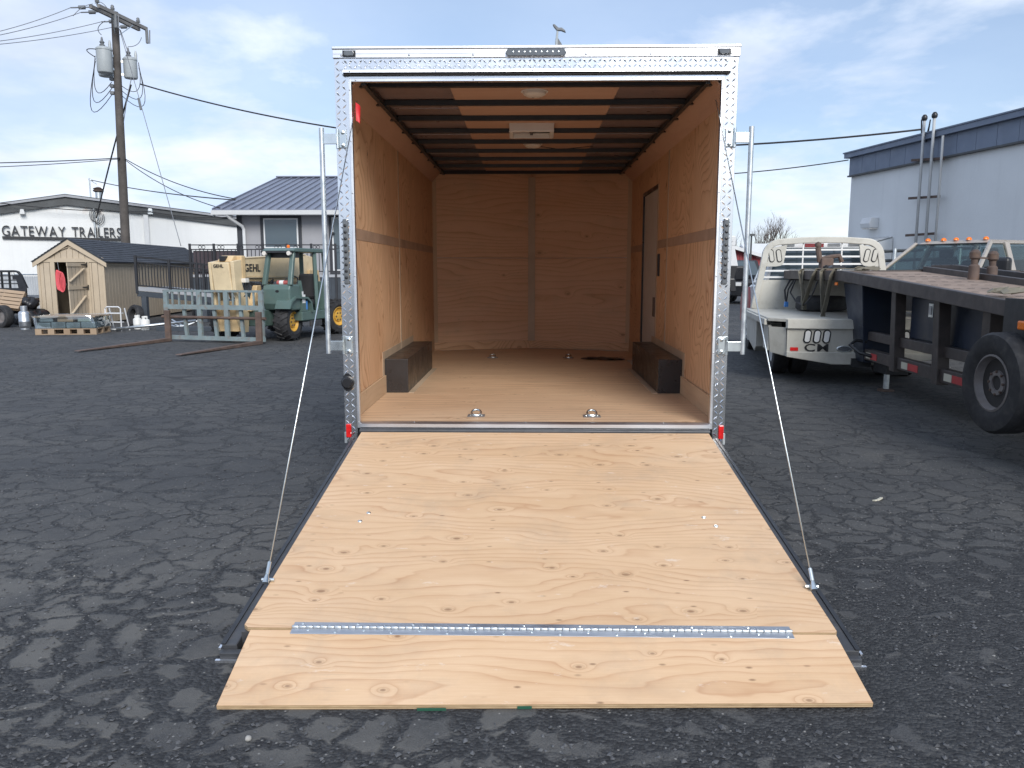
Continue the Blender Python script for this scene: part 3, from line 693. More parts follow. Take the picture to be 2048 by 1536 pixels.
for z in (.47, .95, 1.46, 2.0, 2.33, 2.65):
    rivet(OL - .009, YR - .006, z, .7); rivet(OR + .009, YR - .006, z, .7)
for x in (-1.155, 1.235):
    c = T('clearance_light', MB().prism([(x - .034, 2.872), (x - .028, 2.888), (x + .028, 2.888), (x + .034, 2.872), (x + .028, 2.856), (x - .028, 2.856)], 'y', YR - .030, YR - .0125), M['smoke_lens'], bevel=.004)
    put('light_bezel', MB().box(x - .042, x + .042, YR - .0185, YR - .0121, 2.853, 2.891), M['black_plastic'], c, world=False)
lb = T('brake_light_bar', MB().prism([(-.195, 2.868), (-.18, 2.893), (.18, 2.893), (.195, 2.868), (.18, 2.849), (-.18, 2.849)], 'y', YR - .034, YR - .0125), M['smoke_lens'], loc=(XC + .005, 0, 0), bevel=.004)
for k in range(9): put('led', MB().lathe([(.007, 0), (.005, .003), (0, .004)], 10), M['zinc'], lb, loc=(-.145 + .036 * k, YR - .034, 2.872), rot=(rad(90), 0, 0))
for x in (-1.212, 1.290):
    tl = T('tail_light', MB().box(x - .018, x + .018, YR - .022, YR - .002, 1.405, 1.835), M['smoke_lens'], bevel=.012, seg=3)
    for k in range(9): put('led', MB().lathe([(.011, 0), (.009, .003), (0, .005)], 12), M['black_plastic'], tl, loc=(x, YR - .022, 1.45 + .0425 * k), rot=(rad(90), 0, 0))
for x, s_ in ((-1.231, -1), (1.307, 1)):
    T('red_reflector', MB().box(x - .017, x + .017, YR - .014, YR - .003, .365, .457), M['red_lens'], bevel=.004)
    T('reflector_bracket', MB().box(x + s_ * .022 - .008, x + s_ * .022 + .008, YR - .004, YR + .06, .325, .40), M['galv'])
pg = T('power_inlet', MB().lathe([(.045, .0), (.045, .008), (.036, .012), (.036, .035), (.03, .042), (0, .042)], 24), M['black_plastic'], loc=(-1.228, YR, .745), rot=(rad(90), 0, 0), smooth=True)
put('inlet_plate', MB().lathe([(.047, 0), (.047, .005)], 20), M['black_plastic'], pg, scale=(.8, 1.35, 1))
# swing-out lock pipes on hinge brackets
for s_, xp in ((-1, -1.345), (1, 1.424)):
    lp = T('lock_pipe', MB().lathe([(.0165, .945), (.0165, 2.41)], 16), M['galv'], loc=(xp, YR - .03, 0), smooth=True)
    put('pipe_bore', MB().lathe([(.0135, 2.4105), (0, 2.4108)], 12), M['rubber_seal'], lp)
    xj = XL + .045 if s_ < 0 else XR - .045
    for zc in (1.00, 2.345):
        h = T('hinge_bracket', MB().box(xj - .024, xj + .024, YR - .012, YR - .003, zc - .058, zc + .058), M['zinc'], bevel=.004)
        e = xj + s_ * .034
        put('hinge_barrel', MB().lathe([(.011, -.06), (.011, .06)], 12), M['zinc'], h, loc=(e, YR - .012, zc), smooth=True)
        put('hinge_arm', MB().box(min(e, xp), max(e, xp), YR - .036, YR - .024, zc - .036, zc + .03), M['zinc'], h, bevel=.002)
        for dz in (-.04, .04): put('bolt', MB().lathe([(.013, 0), (.013, .006), (.007, .008), (.007, .012), (0, .013)], 6), M['zinc'], h, loc=(xj, YR - .012, zc + dz), rot=(rad(90), 0, 0))
# threshold
T('threshold', MB().prism([(YR - .02, .462), (YR - .02, .438), (YR + .02, .430), (YR + .06, .4615), (YR + .06, .466), (YR - .005, .470)], 'x', OL + .002, OR - .002), M['alu'])
T('hinge_tube', MB().lathe([(.019, OL + .004), (.019, OR - .004)], 14, axis='x', c=(0, YR - .035, .416)), M['frame_steel'], smooth=True)
T('rear_bumper', MB().box(OL + .003, OR - .003, YR - .012, YR + .1, .33, .428), M['frame_steel'])
for x in (-.78, -.02, .92): rivet(x, YR + .01, .470, .8, rot=(0, 0, 0))
# ------------------------------------------------------------------ ramp door
HY, HZ, TY, TZ = YR - .085, .418, 2.940, .108
LR = math.hypot(HY - TY, HZ - TZ); RA = math.atan2(HZ - TZ, HY - TY)
RW0, RW1 = 1.168, 1.163
ramp = panel('ramp_door', 0, 0, .019, M['ramp_ply'], TR, (XC + .004, HY, HZ), X_, (0, math.cos(RA), math.sin(RA)), (0, -math.sin(RA), math.cos(RA)),
             edge=M['edge_ply'], poly=[(-RW0, 0), (-RW1, -LR + .02), (-RW1 + .02, -LR), (RW1 - .01, -LR), (RW1, -LR + .012), (RW0, 0)], bevel=.0015)
def R(name, mb, mat, **k): return put(name, mb, mat, ramp, **k)
for s_ in (-1, 1):
    R('frame_rail', MB().box(min(s_ * 1.172, s_ * 1.232), max(s_ * 1.172, s_ * 1.232), -LR - .05, .02, -.098, -.045), M['frame_steel'], bevel=.004)
    R('rail_lip', MB().box(min(s_ * 1.216, s_ * 1.234), max(s_ * 1.216, s_ * 1.234), -LR - .05, .02, -.0449, -.040), M['black_steel'])
    R('edge_trim', MB().box(min(s_ * 1.236, s_ * 1.246), max(s_ * 1.236, s_ * 1.246), -LR - .05, -LR + .62, -.070, -.060), M['alu'])
    R('support_block', MB().box(min(s_ * 1.02, s_ * 1.15), max(s_ * 1.02, s_ * 1.15), -LR - .040, -LR - .006, -.092, -.040), M['black_steel'])
    R('support_block', MB().box(min(s_ * 1.09, s_ * 1.17), max(s_ * 1.09, s_ * 1.17), -LR + .001, -LR + .10, -.09, -.021), M['frame_steel'])
R('end_rail', MB().box(-1.232, 1.232, -LR - .082, -LR - .051, -.098, -.062), M['frame_steel'], bevel=.003)
R('end_trim', MB().box(-1.246, 1.246, -LR - .094, -LR - .083, -.098, -.086), M['alu'])
for i in range(1, 5): R('cross_rail', MB().box(-1.17, 1.17, -LR * i / 5 - .03, -LR * i / 5 + .03, -.09, -.022), M['frame_steel'])
# flap
FA = math.atan2(TZ - .021, TY - 2.553)
flap = panel('flap', 0, 0, .019, M['ramp_ply'], ramp, (0, 0, 0), X_, Y_, Z_, edge=M['edge_ply'], world=False, bevel=.0015,
             poly=[(-1.128, -.012), (-1.112, -.42), (1.150, -.372), (1.152, -.010)])
flap.location = (0, -LR, -.0005); flap.rotation_euler = (FA - RA, 0, 0)
for s_, fo in ((1, ramp), (-1, flap)):
    y0 = -LR + .003 if s_ > 0 else -.038
    lf = put('hinge_leaf', MB().box(-.965, .985, y0, y0 + .034, .0006, .0026), M['hinge'], fo, bevel=.0006, seg=1)
    for k in range(18):
        put('screw', MB().lathe([(.0065, 0), (.005, .002), (0, .003)], 10), M['zinc'], fo, loc=(-.93 + .1095 * k + (.03 if s_ < 0 else 0), y0 + .017 + .006 * (-1) ** k, .0027))
kn = MB().lathe([(.0055, 0), (.0065, .002), (.0065, .024), (.0055, .026)], 12, axis='x').mesh('knuckle', True)
kn.materials.append(M['galv'])
for p in kn.polygons: p.use_smooth = True
for k in range(70):
    put('hinge_knuckle', kn, None, ramp, loc=(-.965 + .0279 * k, -LR - .001, .006), scale=(1, 1, 1) if k % 2 == 0 else (1, .86, .86))
for x, y in ((-.87, -1.27), (-.895, -1.37), (.86, -1.30), (.90, -1.40)):
    R('ramp_bolt', MB().lathe([(.012, 0), (.010, .003), (0, .004)], 14), M['zinc'], loc=(x, y, .0005))
for x, w in ((-.42, .10), (-.075, .05), (.30, .055)):
    put('mill_stamp', MB().box(x, x + w, -.0006, 0, -.0165, -.004), M['green_mark'], flap, loc=(0, -.3985 + .0212 * (x + w / 2 + .0), 0), rot=(0, 0, math.atan2(.048, 2.262)))
# lift cables
def ramp_pt(x, y, z): return Vector((XC + .004 + x, HY + y * math.cos(RA) - z * math.sin(RA), HZ + y * math.sin(RA) + z * math.cos(RA)))
for s_, ys in ((-1, -1.975), (1, -1.995)):
    a = ramp_pt(s_ * 1.172, ys, .042); b = Vector(((OL + .012) if s_ < 0 else (OR - .012), YR + .09, 2.60))
    cb = T('lift_cable', MB().tube([a, b], .0035, 8), M['zinc'], smooth='all')
    d = (b - a).normalized()
    put('cable_ferrule', MB().tube([a - d * .004, a + d * .05], .0085, 8), M['zinc'], cb, smooth=True)
    put('cable_eye', MB().tube([ramp_pt(s_ * 1.145, ys, .009), ramp_pt(s_ * 1.20, ys, .009)], .008, 8), M['zinc'], cb, smooth=True)
    put('eye_ring', MB().tube([a - d * .045, a - d * .004], [.016, .007], 10), M['zinc'], cb, smooth=True)
tagm = MB().grid(lambda u, v_: (-1.135 + .008 * math.sin(3 * u) + .024 * u, YR + .05 + .03 * u * (1 - v_), 2.585 - .115 * v_ - .025 * u), 4, 6)
tag(put('red_tag', tagm, M['red_tag'], smooth='all'), 'small red plastic tag hanging inside the upper left corner of the cargo trailer', 'tag')
# folding arm on the right flank of the trailer
fa = thing('folding_arm', 'white folding arm with a black lower grip behind the right galvanised pipe', 'arm', (1.52, 6.1, 0))
put('arm_head', MB().box(-.055, .03, -.02, .02, 1.68, 1.755), M['white_skin'], fa, bevel=.006)
put('upper_arm', MB().hexa([(-.005, -.018, 1.53), (.055, -.018, 1.53), (.055, .018, 1.53), (-.005, .018, 1.53), (-.05, -.018, 1.69), (.02, -.018, 1.69), (.02, .018, 1.69), (-.05, .018, 1.69)]), M['white_skin'], fa, bevel=.005)
put('lower_grip', MB().hexa([(.0, -.02, 1.335), (.05, -.02, 1.335), (.05, .02, 1.335), (.0, .02, 1.335), (-.022, -.02, 1.44), (.038, -.02, 1.44), (.038, .02, 1.44), (-.022, .02, 1.44)]), M['black_plastic'], fa, bevel=.01)
put('grip_neck', MB().hexa([(-.015, -.012, 1.435), (.03, -.012, 1.435), (.03, .012, 1.435), (-.015, .012, 1.435), (.005, -.012, 1.535), (.05, -.012, 1.535), (.05, .012, 1.535), (.005, .012, 1.535)]), M['black_plastic'], fa)
put('mount_bar', MB().box(XR - 1.52 - .003, -.05, -.012, .012, 1.70, 1.735), M['galv'], fa)
put('pivot_bolt', MB().lathe([(.012, 0), (.009, .006), (0, .007)], 10), M['rivet'], fa, loc=(-.005, -.02, 1.715), rot=(rad(90), 0, 0))
# ------------------------------------------------------------------ surveying helper: a point at depth y seen at a photo position
_R = Vector((math.cos(YAW), math.sin(YAW), 0))
_F = Vector((-math.sin(YAW) * math.cos(PITCH), math.cos(YAW) * math.cos(PITCH), -math.sin(PITCH)))
_U = _R.cross(_F)
def W(px, py, Y):
    d = _F + _R * ((px - 1024) / FPX) + _U * ((768 - py) / FPX)
    return Vector((0, 0, CAM_H)) + d * (Y / d.y)
def G(px, py, z=0.0):
    d = _F + _R * ((px - 1024) / FPX) + _U * ((768 - py) / FPX)
    return Vector((0, 0, CAM_H)) + d * ((z - CAM_H) / d.z)
def sag(p, q, s, n=16):
    p, q = Vector(p), Vector(q)
    return [p.lerp(q, i / n) - Vector((0, 0, 4 * s * (i / n) * (1 - i / n))) for i in range(n + 1)]
def letters(text, size, depth, mat, parent, org, xdir, zdir=(0, 0, 1), gap=.12, space=.45, sx=1.0, width=None, bold=0.0):
    x = Vector(xdir).normalized(); zv = Vector(zdir).normalized(); n = x.cross(zv)
    cur = 0.0; lay = []
    for ch in text:
        if ch == ' ': cur += size * space; continue
        me, a, b = glyph(ch, size, depth, bold); lay.append((me, cur - a)); cur += (b - a) + size * gap
    k = sx if width is None else width / (cur - size * gap)
    for me, o in lay:
        if not me.materials: me.materials.append(mat)
        put('letter', me, None, parent, loc=Vector(org) + x * (o * k), rot=frame_euler(x, zv, n), scale=(k, 1, 1), world=True)

# ------------------------------------------------------------------ white workshop with sign (left)
gA, gB = W(-160, 540, 36.4), W(482, 540, 43.2)
gu = (gB - gA); gu.z = 0; gl = gu.length; gu.normalize(); gn = Vector((gu.y, -gu.x, 0)) # towards the camera
def GW(px, py):      # a point on that facade at a photo position
    d = _F + _R * ((px - 1024) / FPX) + _U * ((768 - py) / FPX)
    t = (gA - Vector((0, 0, CAM_H))).dot(gn) / d.dot(gn)
    return Vector((0, 0, CAM_H)) + d * t
shop = thing('workshop_building', 'white stuccoed workshop with low dark gable roof and rust stains', 'building', (gA.x, gA.y, 0))
def S(name, mb, mat, **k): return put(name, mb, mat, shop, world=True, **k)
pk = GW(130, 393); l0 = GW(-420, 468); r0 = GW(478, 438)
bk = -gn * 16
def slab(a, b, h0, h1, d0, d1):       # a band along the facade, from depth d0 to d1 along gn
    k = MB(); pts = []
    for dd in (d0, d1):
        for p, h in ((a, h0), (b, h0), (b, h1), (a, h1)): pts.append(p + gn * dd + Vector((0, 0, h)))
    return k.hexa(pts)
fw = MB(); lo = [Vector((l0.x, l0.y, 0)), Vector((r0.x, r0.y, 0))]
ring = [lo[0], lo[1], r0 + Vector((0, 0, -.06)), pk + Vector((0, 0, -.06)), l0 + Vector((0, 0, -.06))]
fw.add([tuple(p) for p in ring] + [tuple(p + bk) for p in ring], [(0, 1, 2, 3, 4), (9, 8, 7, 6, 5), (0, 5, 6, 1), (1, 6, 7, 2), (2, 7, 8, 3), (3, 8, 9, 4), (4, 9, 5, 0)])
S('wall', fw, M['stucco'])
for a, b in ((l0, pk), (pk, r0)):
    S('fascia', slab(a, b, -.40, -.03, .004, .16), M['dark_trim'])
    S('roof_edge', slab(a, b, -.029, .07, -.3, .26), M['gutter'] if False else M['deck_board'])
    k = MB(); q = [a + gn * .25, b + gn * .25, b + bk, a + bk]
    k.hexa([p + Vector((0, 0, .0705)) for p in q] + [p + Vector((0, 0, .11)) for p in q])
    S('roof', k, M['dark_trim'])
b0 = GW(290, 417)
S('downspout', MB().bar(b0 + gn * .08, Vector((b0.x, b0.y, .2)) + gn * .08, .22, .14, up=gn), M['gutter'])
wl_ = GW(45, 424)
wlamp = S('wall_lamp', MB().prism([(-.12, -.12), (.12, -.12), (.07, .12), (-.07, .12)], 'y', -.28, 0), M['gutter'], loc=tuple(wl_), rot=(0, 0, math.atan2(gu.y, gu.x)), bevel=.02)
lm2 = GW(300, 424)
S('wall_lamp', MB().prism([(-.14, -.14), (.14, -.14), (.10, .16), (-.10, .16)], 'y', -.26, 0), M['galv'], loc=tuple(lm2), rot=(0, 0, math.atan2(gu.y, gu.x)), bevel=.03)
vs0 = GW(199, 398) + bk * .15
S('vent_stack', MB().lathe([(.16, 0), (.16, .75), (.17, .76)], 16), M['galv'], loc=tuple(vs0 + Vector((0, 0, -.2))), smooth=True)
S('vent_cap', MB().lathe([(.12, .70), (.26, .78), (.26, .84), (.20, .86), (.26, .92), (.05, 1.0)], 16), M['rust_steel'], loc=tuple(vs0 + Vector((0, 0, -.2))), smooth=True)
ms0 = GW(182, 400) + bk * .12
S('roof_mast', MB().tube([ms0 + Vector((0, 0, -.3)), ms0 + Vector((0, 0, 1.25))], .035, 8), M['galv'])
S('mast_arm', MB().tube([ms0 + Vector((-.05, 0, 1.2)), ms0 + Vector((.35, 0, .95))], .02, 6), M['galv'])
S('mast_stay', MB().tube([ms0 + Vector((.05, 0, 1.2)), ms0 + Vector((1.45, .2, .02))], .015, 6), M['galv'])
c0 = GW(188, 430)
S('conduit', MB().tube([c0 + gn * .07 + Vector((0, 0, .35)), Vector((c0.x, c0.y, 1.2)) + gn * .07], .05, 8), M['galv'])
S('conduit', MB().tube([c0 + gn * .07 + gu * .16 + Vector((0, 0, .2)), Vector((c0.x, c0.y, 1.2)) + gn * .07 + gu * .16], .04, 8), M['galv'])
for i in range(4):
    q = c0 + gn * .12 + gu * (.02 + .07 * i)
    S('wire_loop', MB().tube([q + Vector((gu.x * .22 * math.cos(t), gu.y * .22 * math.cos(t), .34 * math.sin(t) - .05 * i)) for t in [i * .4 + 2 * math.pi * j / 12 for j in range(12)]], .014, 5), M['wire'])
S('conduit_strut', MB().bar(c0 + gn * .05 + gu * -.3 + Vector((0, 0, .42)), c0 + gn * .05 + gu * .35 + Vector((0, 0, .42)), .05), M['dark_wood'])
sg = thing('shop_sign', 'black raised letters GATEWAY TRAILERS over a dark bar on the white workshop', 'sign', tuple(GW(5, 476)))
p0, p1 = GW(5, 471.5) + gn * .10, GW(243, 475.4) + gn * .10
sd = p1 - p0
letters('GATEWAY TRAILERS', .70, .03, M['sign_black'], sg, p0, sd, zdir=(0, 0, 1), gap=.10, space=.42, width=sd.length)
q0, q1 = GW(5, 475), GW(252, 479.5)
k = MB(); k.hexa([q0 + gn * .02 + Vector((0, 0, -.06)), q1 + gn * .02 + Vector((0, 0, -.06)), q1 + gn * .12 + Vector((0, 0, -.06)), q0 + gn * .12 + Vector((0, 0, -.06)), q0 + gn * .02 + Vector((0, 0, .06)), q1 + gn * .02 + Vector((0, 0, .06)), q1 + gn * .12 + Vector((0, 0, .06)), q0 + gn * .12 + Vector((0, 0, .06))])
put('sign_bar', k, M['sign_black'], sg, world=True)
# chain link fence with slats in front of the workshop
fe = thing('slatted_fence', 'grey chain link fence with privacy slats between black rack and beige shed', 'fence', tuple(G(40, 595)))
fy = 29.0; fx0, fx1 = W(-60, 540, fy).x, W(110, 540, fy).x
for i in range(int((fx1 - fx0) / .09)):
    put('slat', MB().box(fx0 + .09 * i, fx0 + .09 * i + .078, fy - .004, fy + .004, .08, 1.28), M['fence'], fe, world=True)
for xx in (fx0, (fx0 + fx1) / 2, fx1): put('post', MB().tube([(xx, fy + .05, 0), (xx, fy + .05, 1.4)], .03), M['galv'], fe, world=True)
put('top_rail', MB().tube([(fx0, fy + .05, 1.34), (fx1, fy + .05, 1.34)], .025), M['galv'], fe, world=True)

# ------------------------------------------------------------------ grey house with metal roof
hs = thing('grey_house', 'grey house with slate blue standing seam metal roof and large front window', 'house', (-6, 27, 0))
def Hh(name, mb, mat, **k): return put(name, mb, mat, hs, world=True, **k)
HX0, HX1, HYw, HE = -9.78, 1.5, 27.0, 3.42
Hh('wall', MB().box(HX0, HX1, HYw, 40, 0, HE), M['house_wall'])
Hh('gable', MB().prism([(27.01, HE), (39.9, HE), (33.6, 5.05)], 'x', HX0 + .01, HX0 + .2), M['house_wall'])
ex0, ey, ez, ry, rz_ = -10.42, 26.45, 3.47, 33.6, 5.28
Hh('roof', MB().prism([(ey, ez), (ry, rz_), (40.8, ez), (40.8, ez - .08), (ry, rz_ - .1), (ey, ez - .08)], 'x', ex0, HX1 + .4), M['metal_roof'])
for i in range(int((HX1 + .4 - ex0) / .305)):
    x = ex0 + .03 + .305 * i
    Hh('roof_seam', MB().bar((x, ey - .01, ez + .02), (x, ry, rz_ + .02), .045, .05), M['metal_roof'])
Hh('ridge_cap', MB().bar((ex0 - .02, ry, rz_ + .04), (HX1 + .4, ry, rz_ + .04), .3, .05), M['metal_roof'])
Hh('gutter', MB().prism([(ey - .12, ez - .03), (ey - .10, ez - .17), (ey - .002, ez - .17), (ey - .002, ez - .03)], 'x', ex0, HX1 + .4), M['gutter'])
Hh('soffit', MB().box(ex0 + .02, HX1 + .3, ey + .01, HYw - .004, ez - .16, ez - .11), M['gutter'])
Hh('rake_trim', MB().prism([(ey, ez - .085), (ry, rz_ - .105), (ry, rz_ - .27), (ey, ez - .22)], 'x', ex0 + .02, ex0 + .06), M['gutter'])
Hh('corner_post', MB().box(HX0 - .02, HX0 + .14, HYw - .05, HYw - .003, 0, HE - .1), M['dark_wood'])
Hh('downspout', MB().tube([(-9.92, ey - .05, 3.32), (-9.86, ey + .05, 3.2), (-9.58, 26.85, 2.95), (-9.55, 26.9, 2.85), (-9.55, 26.9, .9)], .055, 8), M['gutter'])
def win(px0, px1, py0, py1, Y, par, trim, pane, tw=.11):
    a, b = W(px0, py0, Y), W(px1, py1, Y); x0, x1, z1, z0 = a.x, b.x, a.z, b.z
    w = put('window', MB().box(x0, x1, Y - .03, Y - .004, z0, z1), trim, par, world=True)
    put('sash', MB().box(x0 + tw, x1 - tw, Y - .045, Y - .031, z0 + tw, z1 - tw), M['gutter'], w, world=False)
    put('pane', MB().box(x0 + tw * 1.45, x1 - tw * 1.45, Y - .052, Y - .046, z0 + tw * 1.4, z1 - tw * 1.4), pane, w, world=False)
win(520, 605, 430, 503, 27.0, hs, M['dark_wood'], M['window'])
win(657, 720, 428, 548, 27.0, hs, M['dark_wood'], M['window'])
Hh('wall_light', MB().box(-7.0, -6.9, 26.8, 26.99, 2.66, 2.76), M['dark_wood'], loc=(.38, 0, 0), bevel=.02)
for xx in (-7.35, -6.2, -8.98): Hh('siding_joint', MB().box(xx, xx + .02, HYw - .006, HYw - .002, .5, HE - .12), M['house_wall'])
# porch
po = thing('porch_deck', 'dark porch railing with scroll panels in front of the grey house window', 'porch', (-8, 25, 0))
def Pp(name, mb, mat, **k): return put(name, mb, mat, po, world=True, **k)
px_, pY = [W(382, 540, 25).x, W(430, 540, 25).x, W(478, 540, 25).x, W(527, 540, 25).x, W(575, 540, 25).x, W(624, 540, 25).x, W(672, 540, 25).x], 25.0
Pp('deck_floor', MB().box(px_[0], px_[-1] + 1.2, pY, 26.9, 1.28, 1.36), M['deck_board'])
for x in px_: Pp('post', MB().box(x - .03, x + .03, pY - .03, pY + .03, .0, 2.32), M['rail'])
for z in (2.28, 2.14, 1.46): Pp('rail', MB().box(px_[0], px_[-1], pY - .02, pY + .02, z - .016, z + .016), M['rail'])
for i in range(int((px_[-1] - px_[0]) / .125)):
    x = px_[0] + .06 + .125 * i
    Pp('baluster', MB().box(x - .01, x + .01, pY - .01, pY + .01, 1.476, 2.124), M['rail'])
for i in range(8):
    x = px_[0] + .38 + .6 * i
    Pp('scroll', ring_mesh(.05, .009, 14, 6), M['rail'], loc=(x - .055, pY, 2.21), rot=(rad(90), 0, 0))
    Pp('scroll', ring_mesh(.05, .009, 14, 6), M['rail'], loc=(x + .055, pY, 2.21), rot=(rad(90), 0, 0))
Pp('back_panel', MB().box(px_[0] + .08, px_[2] - .05, pY + .05, pY + .09, 1.37, 2.10), M['brown_skirt'])
for i in range(20): Pp('skirt_board', MB().box(px_[0] + .245 * i, px_[0] + .245 * i + .24, pY + .035, pY + .06, 0.02, 1.27), M['skirt'])
# access ramp with railing
ra = thing('access_ramp', 'dark wheelchair ramp with baluster railing along the beige shed', 'ramp', (-10.7, 21.8, 0))
def Ra(name, mb, mat, **k): return put(name, mb, mat, ra, world=True, **k)
a0, a1 = Vector((W(272, 540, 21.8).x, 21.8, 0)), Vector((W(540, 540, 25.0).x, 24.4, 0))
def rp(t, z0, z1): p = a0.lerp(a1, t); return Vector((p.x, p.y, z0 + (z1 - z0) * t))
ztop, zbot = (1.87, 1.46), (1.07, .66)
for nm, za, zb, w in (('rail', 1.87, 1.46, .045), ('rail', 1.73, 1.32, .035), ('rail', 1.09, .68, .035)):
    Ra(nm, MB().bar(rp(0, za, zb), rp(1, za, zb), w), M['rail'])
for t in (0, .24, .45, .50, .72, .97): Ra('post', MB().bar(rp(t, .86, .45), rp(t, 1.9, 1.49), .065), M['rail'])
for i in range(1, 46): Ra('baluster', MB().bar(rp(i / 46, 1.10, .69), rp(i / 46, 1.72, 1.31), .02), M['rail'])
Ra('deck_edge', MB().bar(rp(0, 1.0, .58), rp(1, 1.0, .58), .05, .11), M['deck_board'])
Ra('joist', MB().bar(rp(0, .86, .44), rp(1, .86, .44), .06, .15), M['skirt'])
dd = Vector((0.3, 1.2, 0))
k = MB(); q = [rp(0, 1.0, .58), rp(1, 1.0, .58), rp(1, 1.0, .58) + dd, rp(0, 1.0, .58) + dd]
k.hexa([p + Vector((.02, .04, -.03)) for p in q] + [p + Vector((.02, .04, .03)) for p in q]); Ra('deck_surface', k, M['deck_board'])
for t in (.05, .5, .9): Ra('leg', MB().bar(rp(t, .80, .40), (rp(t, 0, 0).x, rp(t, 0, 0).y, 0), .14), M['skirt'])
for i in range(12):
    t0, t1 = .50 + .04 * i, .50 + .04 * i + .038
    Ra('screen_board', MB().bar(rp((t0 + t1) / 2, 1.08, .67) + Vector((0, .08, 0)), rp((t0 + t1) / 2, 1.52, 1.11) + Vector((0, .08, 0)), .125, .02, up=(0, 1, 0)), M['skirt'])

# ------------------------------------------------------------------ beige shed
sh = thing('garden_shed', 'long beige board shed with slate shingle roof and door ajar', 'shed', (W(142, 540, 22).x, 22.0, 0), rad(4.5))
def Sh(name, mb, mat, **k): return put(name, mb, mat, sh, **k)
SW, SZ, SP, SL = .89, 1.77, 2.30, 9.0
dx0, dx1 = -.43, .41                                     # doorway
nb = 11; bw = 2 * SW / nb
for i in range(nb):
    x0 = -SW + bw * i; x1 = x0 + bw - .012
    for a, b in ((x0, min(x1, dx0)), (max(x0, dx1), x1)):
        if b - a > .02: Sh('siding_board', MB().box(a, b, 0, .02, .06, SZ - .05), M['shed_wall'])
    zt = SZ + (SP - SZ) * (1 - abs(x0 + bw / 2) / SW) - .12
    if zt > SZ + .06: Sh('gable_board', MB().box(x0, x1, 0, .02, SZ + .051, zt), M['shed_wall'])
Sh('wall_backing', MB().box(-SW + .01, dx0 - .001, .022, .04, .04, SZ).box(dx1 + .001, SW - .01, .022, .04, .04, SZ).box(-SW + .01, SW - .01, .022, .04, SZ + .001, SZ + .05), M['shed_dark'])
Sh('gable_backing', MB().prism([(-SW, SZ + .051), (SW, SZ + .051), (0, SP + .02)], 'y', .022, .04), M['shed_wall'])
for i in range(44):
    y0 = .05 + (SL - .1) / 44 * i
    Sh('siding_board', MB().box(SW - .02, SW, y0, y0 + (SL - .1) / 44 - .012, .06, SZ - .02), M['shed_wall'])
Sh('side_backing', MB().box(SW - .04, SW - .021, .05, SL, .04, SZ), M['shed_dark'])
Sh('side_wall', MB().box(-SW, -SW + .02, .042, SL, .04, SZ), M['shed_wall'])
Sh('back_wall', MB().box(-SW, SW, SL + .001, SL + .02, .04, SZ), M['shed_wall'])
Sh('back_gable', MB().prism([(-SW, SZ), (SW, SZ), (0, SP)], 'y', SL + .001, SL + .02), M['shed_wall'])
Sh('shed_floor', MB().box(-SW + .02, SW - .02, .05, SL, .02, .06), M['shed_dark'])
Sh('partition', MB().box(-SW + .03, SW - .05, 1.6, 1.62, .06, SZ - .1), M['shed_dark'])
Sh('corner_trim', MB().box(SW - .05, SW + .012, -.02, -.002, .04, SZ - .02), M['shed_trim'])
Sh('corner_trim', MB().box(-SW - .012, -SW + .05, -.02, -.002, .04, SZ - .02), M['shed_trim'])
Sh('door_trim', MB().box(dx0 - .11, dx0, -.022, -.002, .04, SZ - .051), M['shed_trim'])
Sh('door_trim', MB().box(dx1, dx1 + .09, -.022, -.002, .04, SZ - .051), M['shed_trim'])
Sh('door_header', MB().box(-SW + .03, SW - .03, -.024, -.002, SZ - .05, SZ + .05), M['shed_trim'])
sl = math.hypot(SW + .08, SP - SZ + .06)
for s_ in (-1, 1):
    e = (s_ * (SW + .10), SZ - .07); r_ = (0, SP + .03)
    Sh('rake_board', MB().prism([e, r_, (0, SP - .11), (s_ * (SW + .10), SZ - .19)], 'y', -.075, -.045), M['shed_trim'])
    Sh('roof_deck', MB().prism([e, r_, (0, SP + .055), (s_ * (SW + .10), SZ - .045)], 'y', -.08, SL + .08), M['dark_trim'])
    nc = 11
    for c in range(nc):
        t0, t1 = c / nc, (c + 1.15) / nc
        t1 = min(t1, 1.0)
        def rpz(t, h): return (s_ * (SW + .12) * (1 - t), SZ - .05 + (SP + .065 - SZ + .05) * t + h)
        Sh('shingle_course', MB().prism([rpz(t0, .008), rpz(t0, .026), rpz(t1, .008), rpz(t1, .0005)], 'y', -.10, SL + .10), M['shingle'])
    Sh('gable_batten', MB().bar((s_ * .80, -.032, SZ + .06), (0.0 + s_ * .02, -.032, SP - .17), .012, .035, up=(0, 1, 0)), M['shed_trim'])
Sh('eave_board', MB().box(SW + .003, SW + .03, -.05, SL, SZ - .14, SZ - .01), M['shed_trim'])
# door leaf ajar
lf = Sh('door_leaf', MB().box(-.80, 0, -.015, .015, .06, SZ - .07), M['shed_wall'], loc=(dx1 + .0, -.03, 0), rot=(0, 0, rad(82)))
for i in range(1, 5): put('board_groove', MB().box(-.80 + .16 * i - .005, -.80 + .16 * i + .005, -.0165, -.0152, .07, SZ - .08), M['shed_dark'], lf)
for z in (SZ - .17, .98): put('ledge', MB().box(-.86, -.06, -.04, -.0155, z, z + .10), M['shed_trim'], lf)
for z0, z1 in ((1.20, 1.55), (.34, .80)): put('brace', MB().bar((-.80, -.03, z0), (-.14, -.03, z1), .022, .09, up=(0, -1, 0)), M['shed_trim'], lf)
for z in (SZ - .12, 1.03):
    put('strap_hinge', MB().prism([(-.26, z - .012), (-.03, z - .03), (-.03, z - .065), (.03, z - .065), (.03, z + .065), (-.03, z + .065), (-.03, z + .03), (-.26, z + .012)], 'y', -.052, -.0405), M['black_steel'], lf)
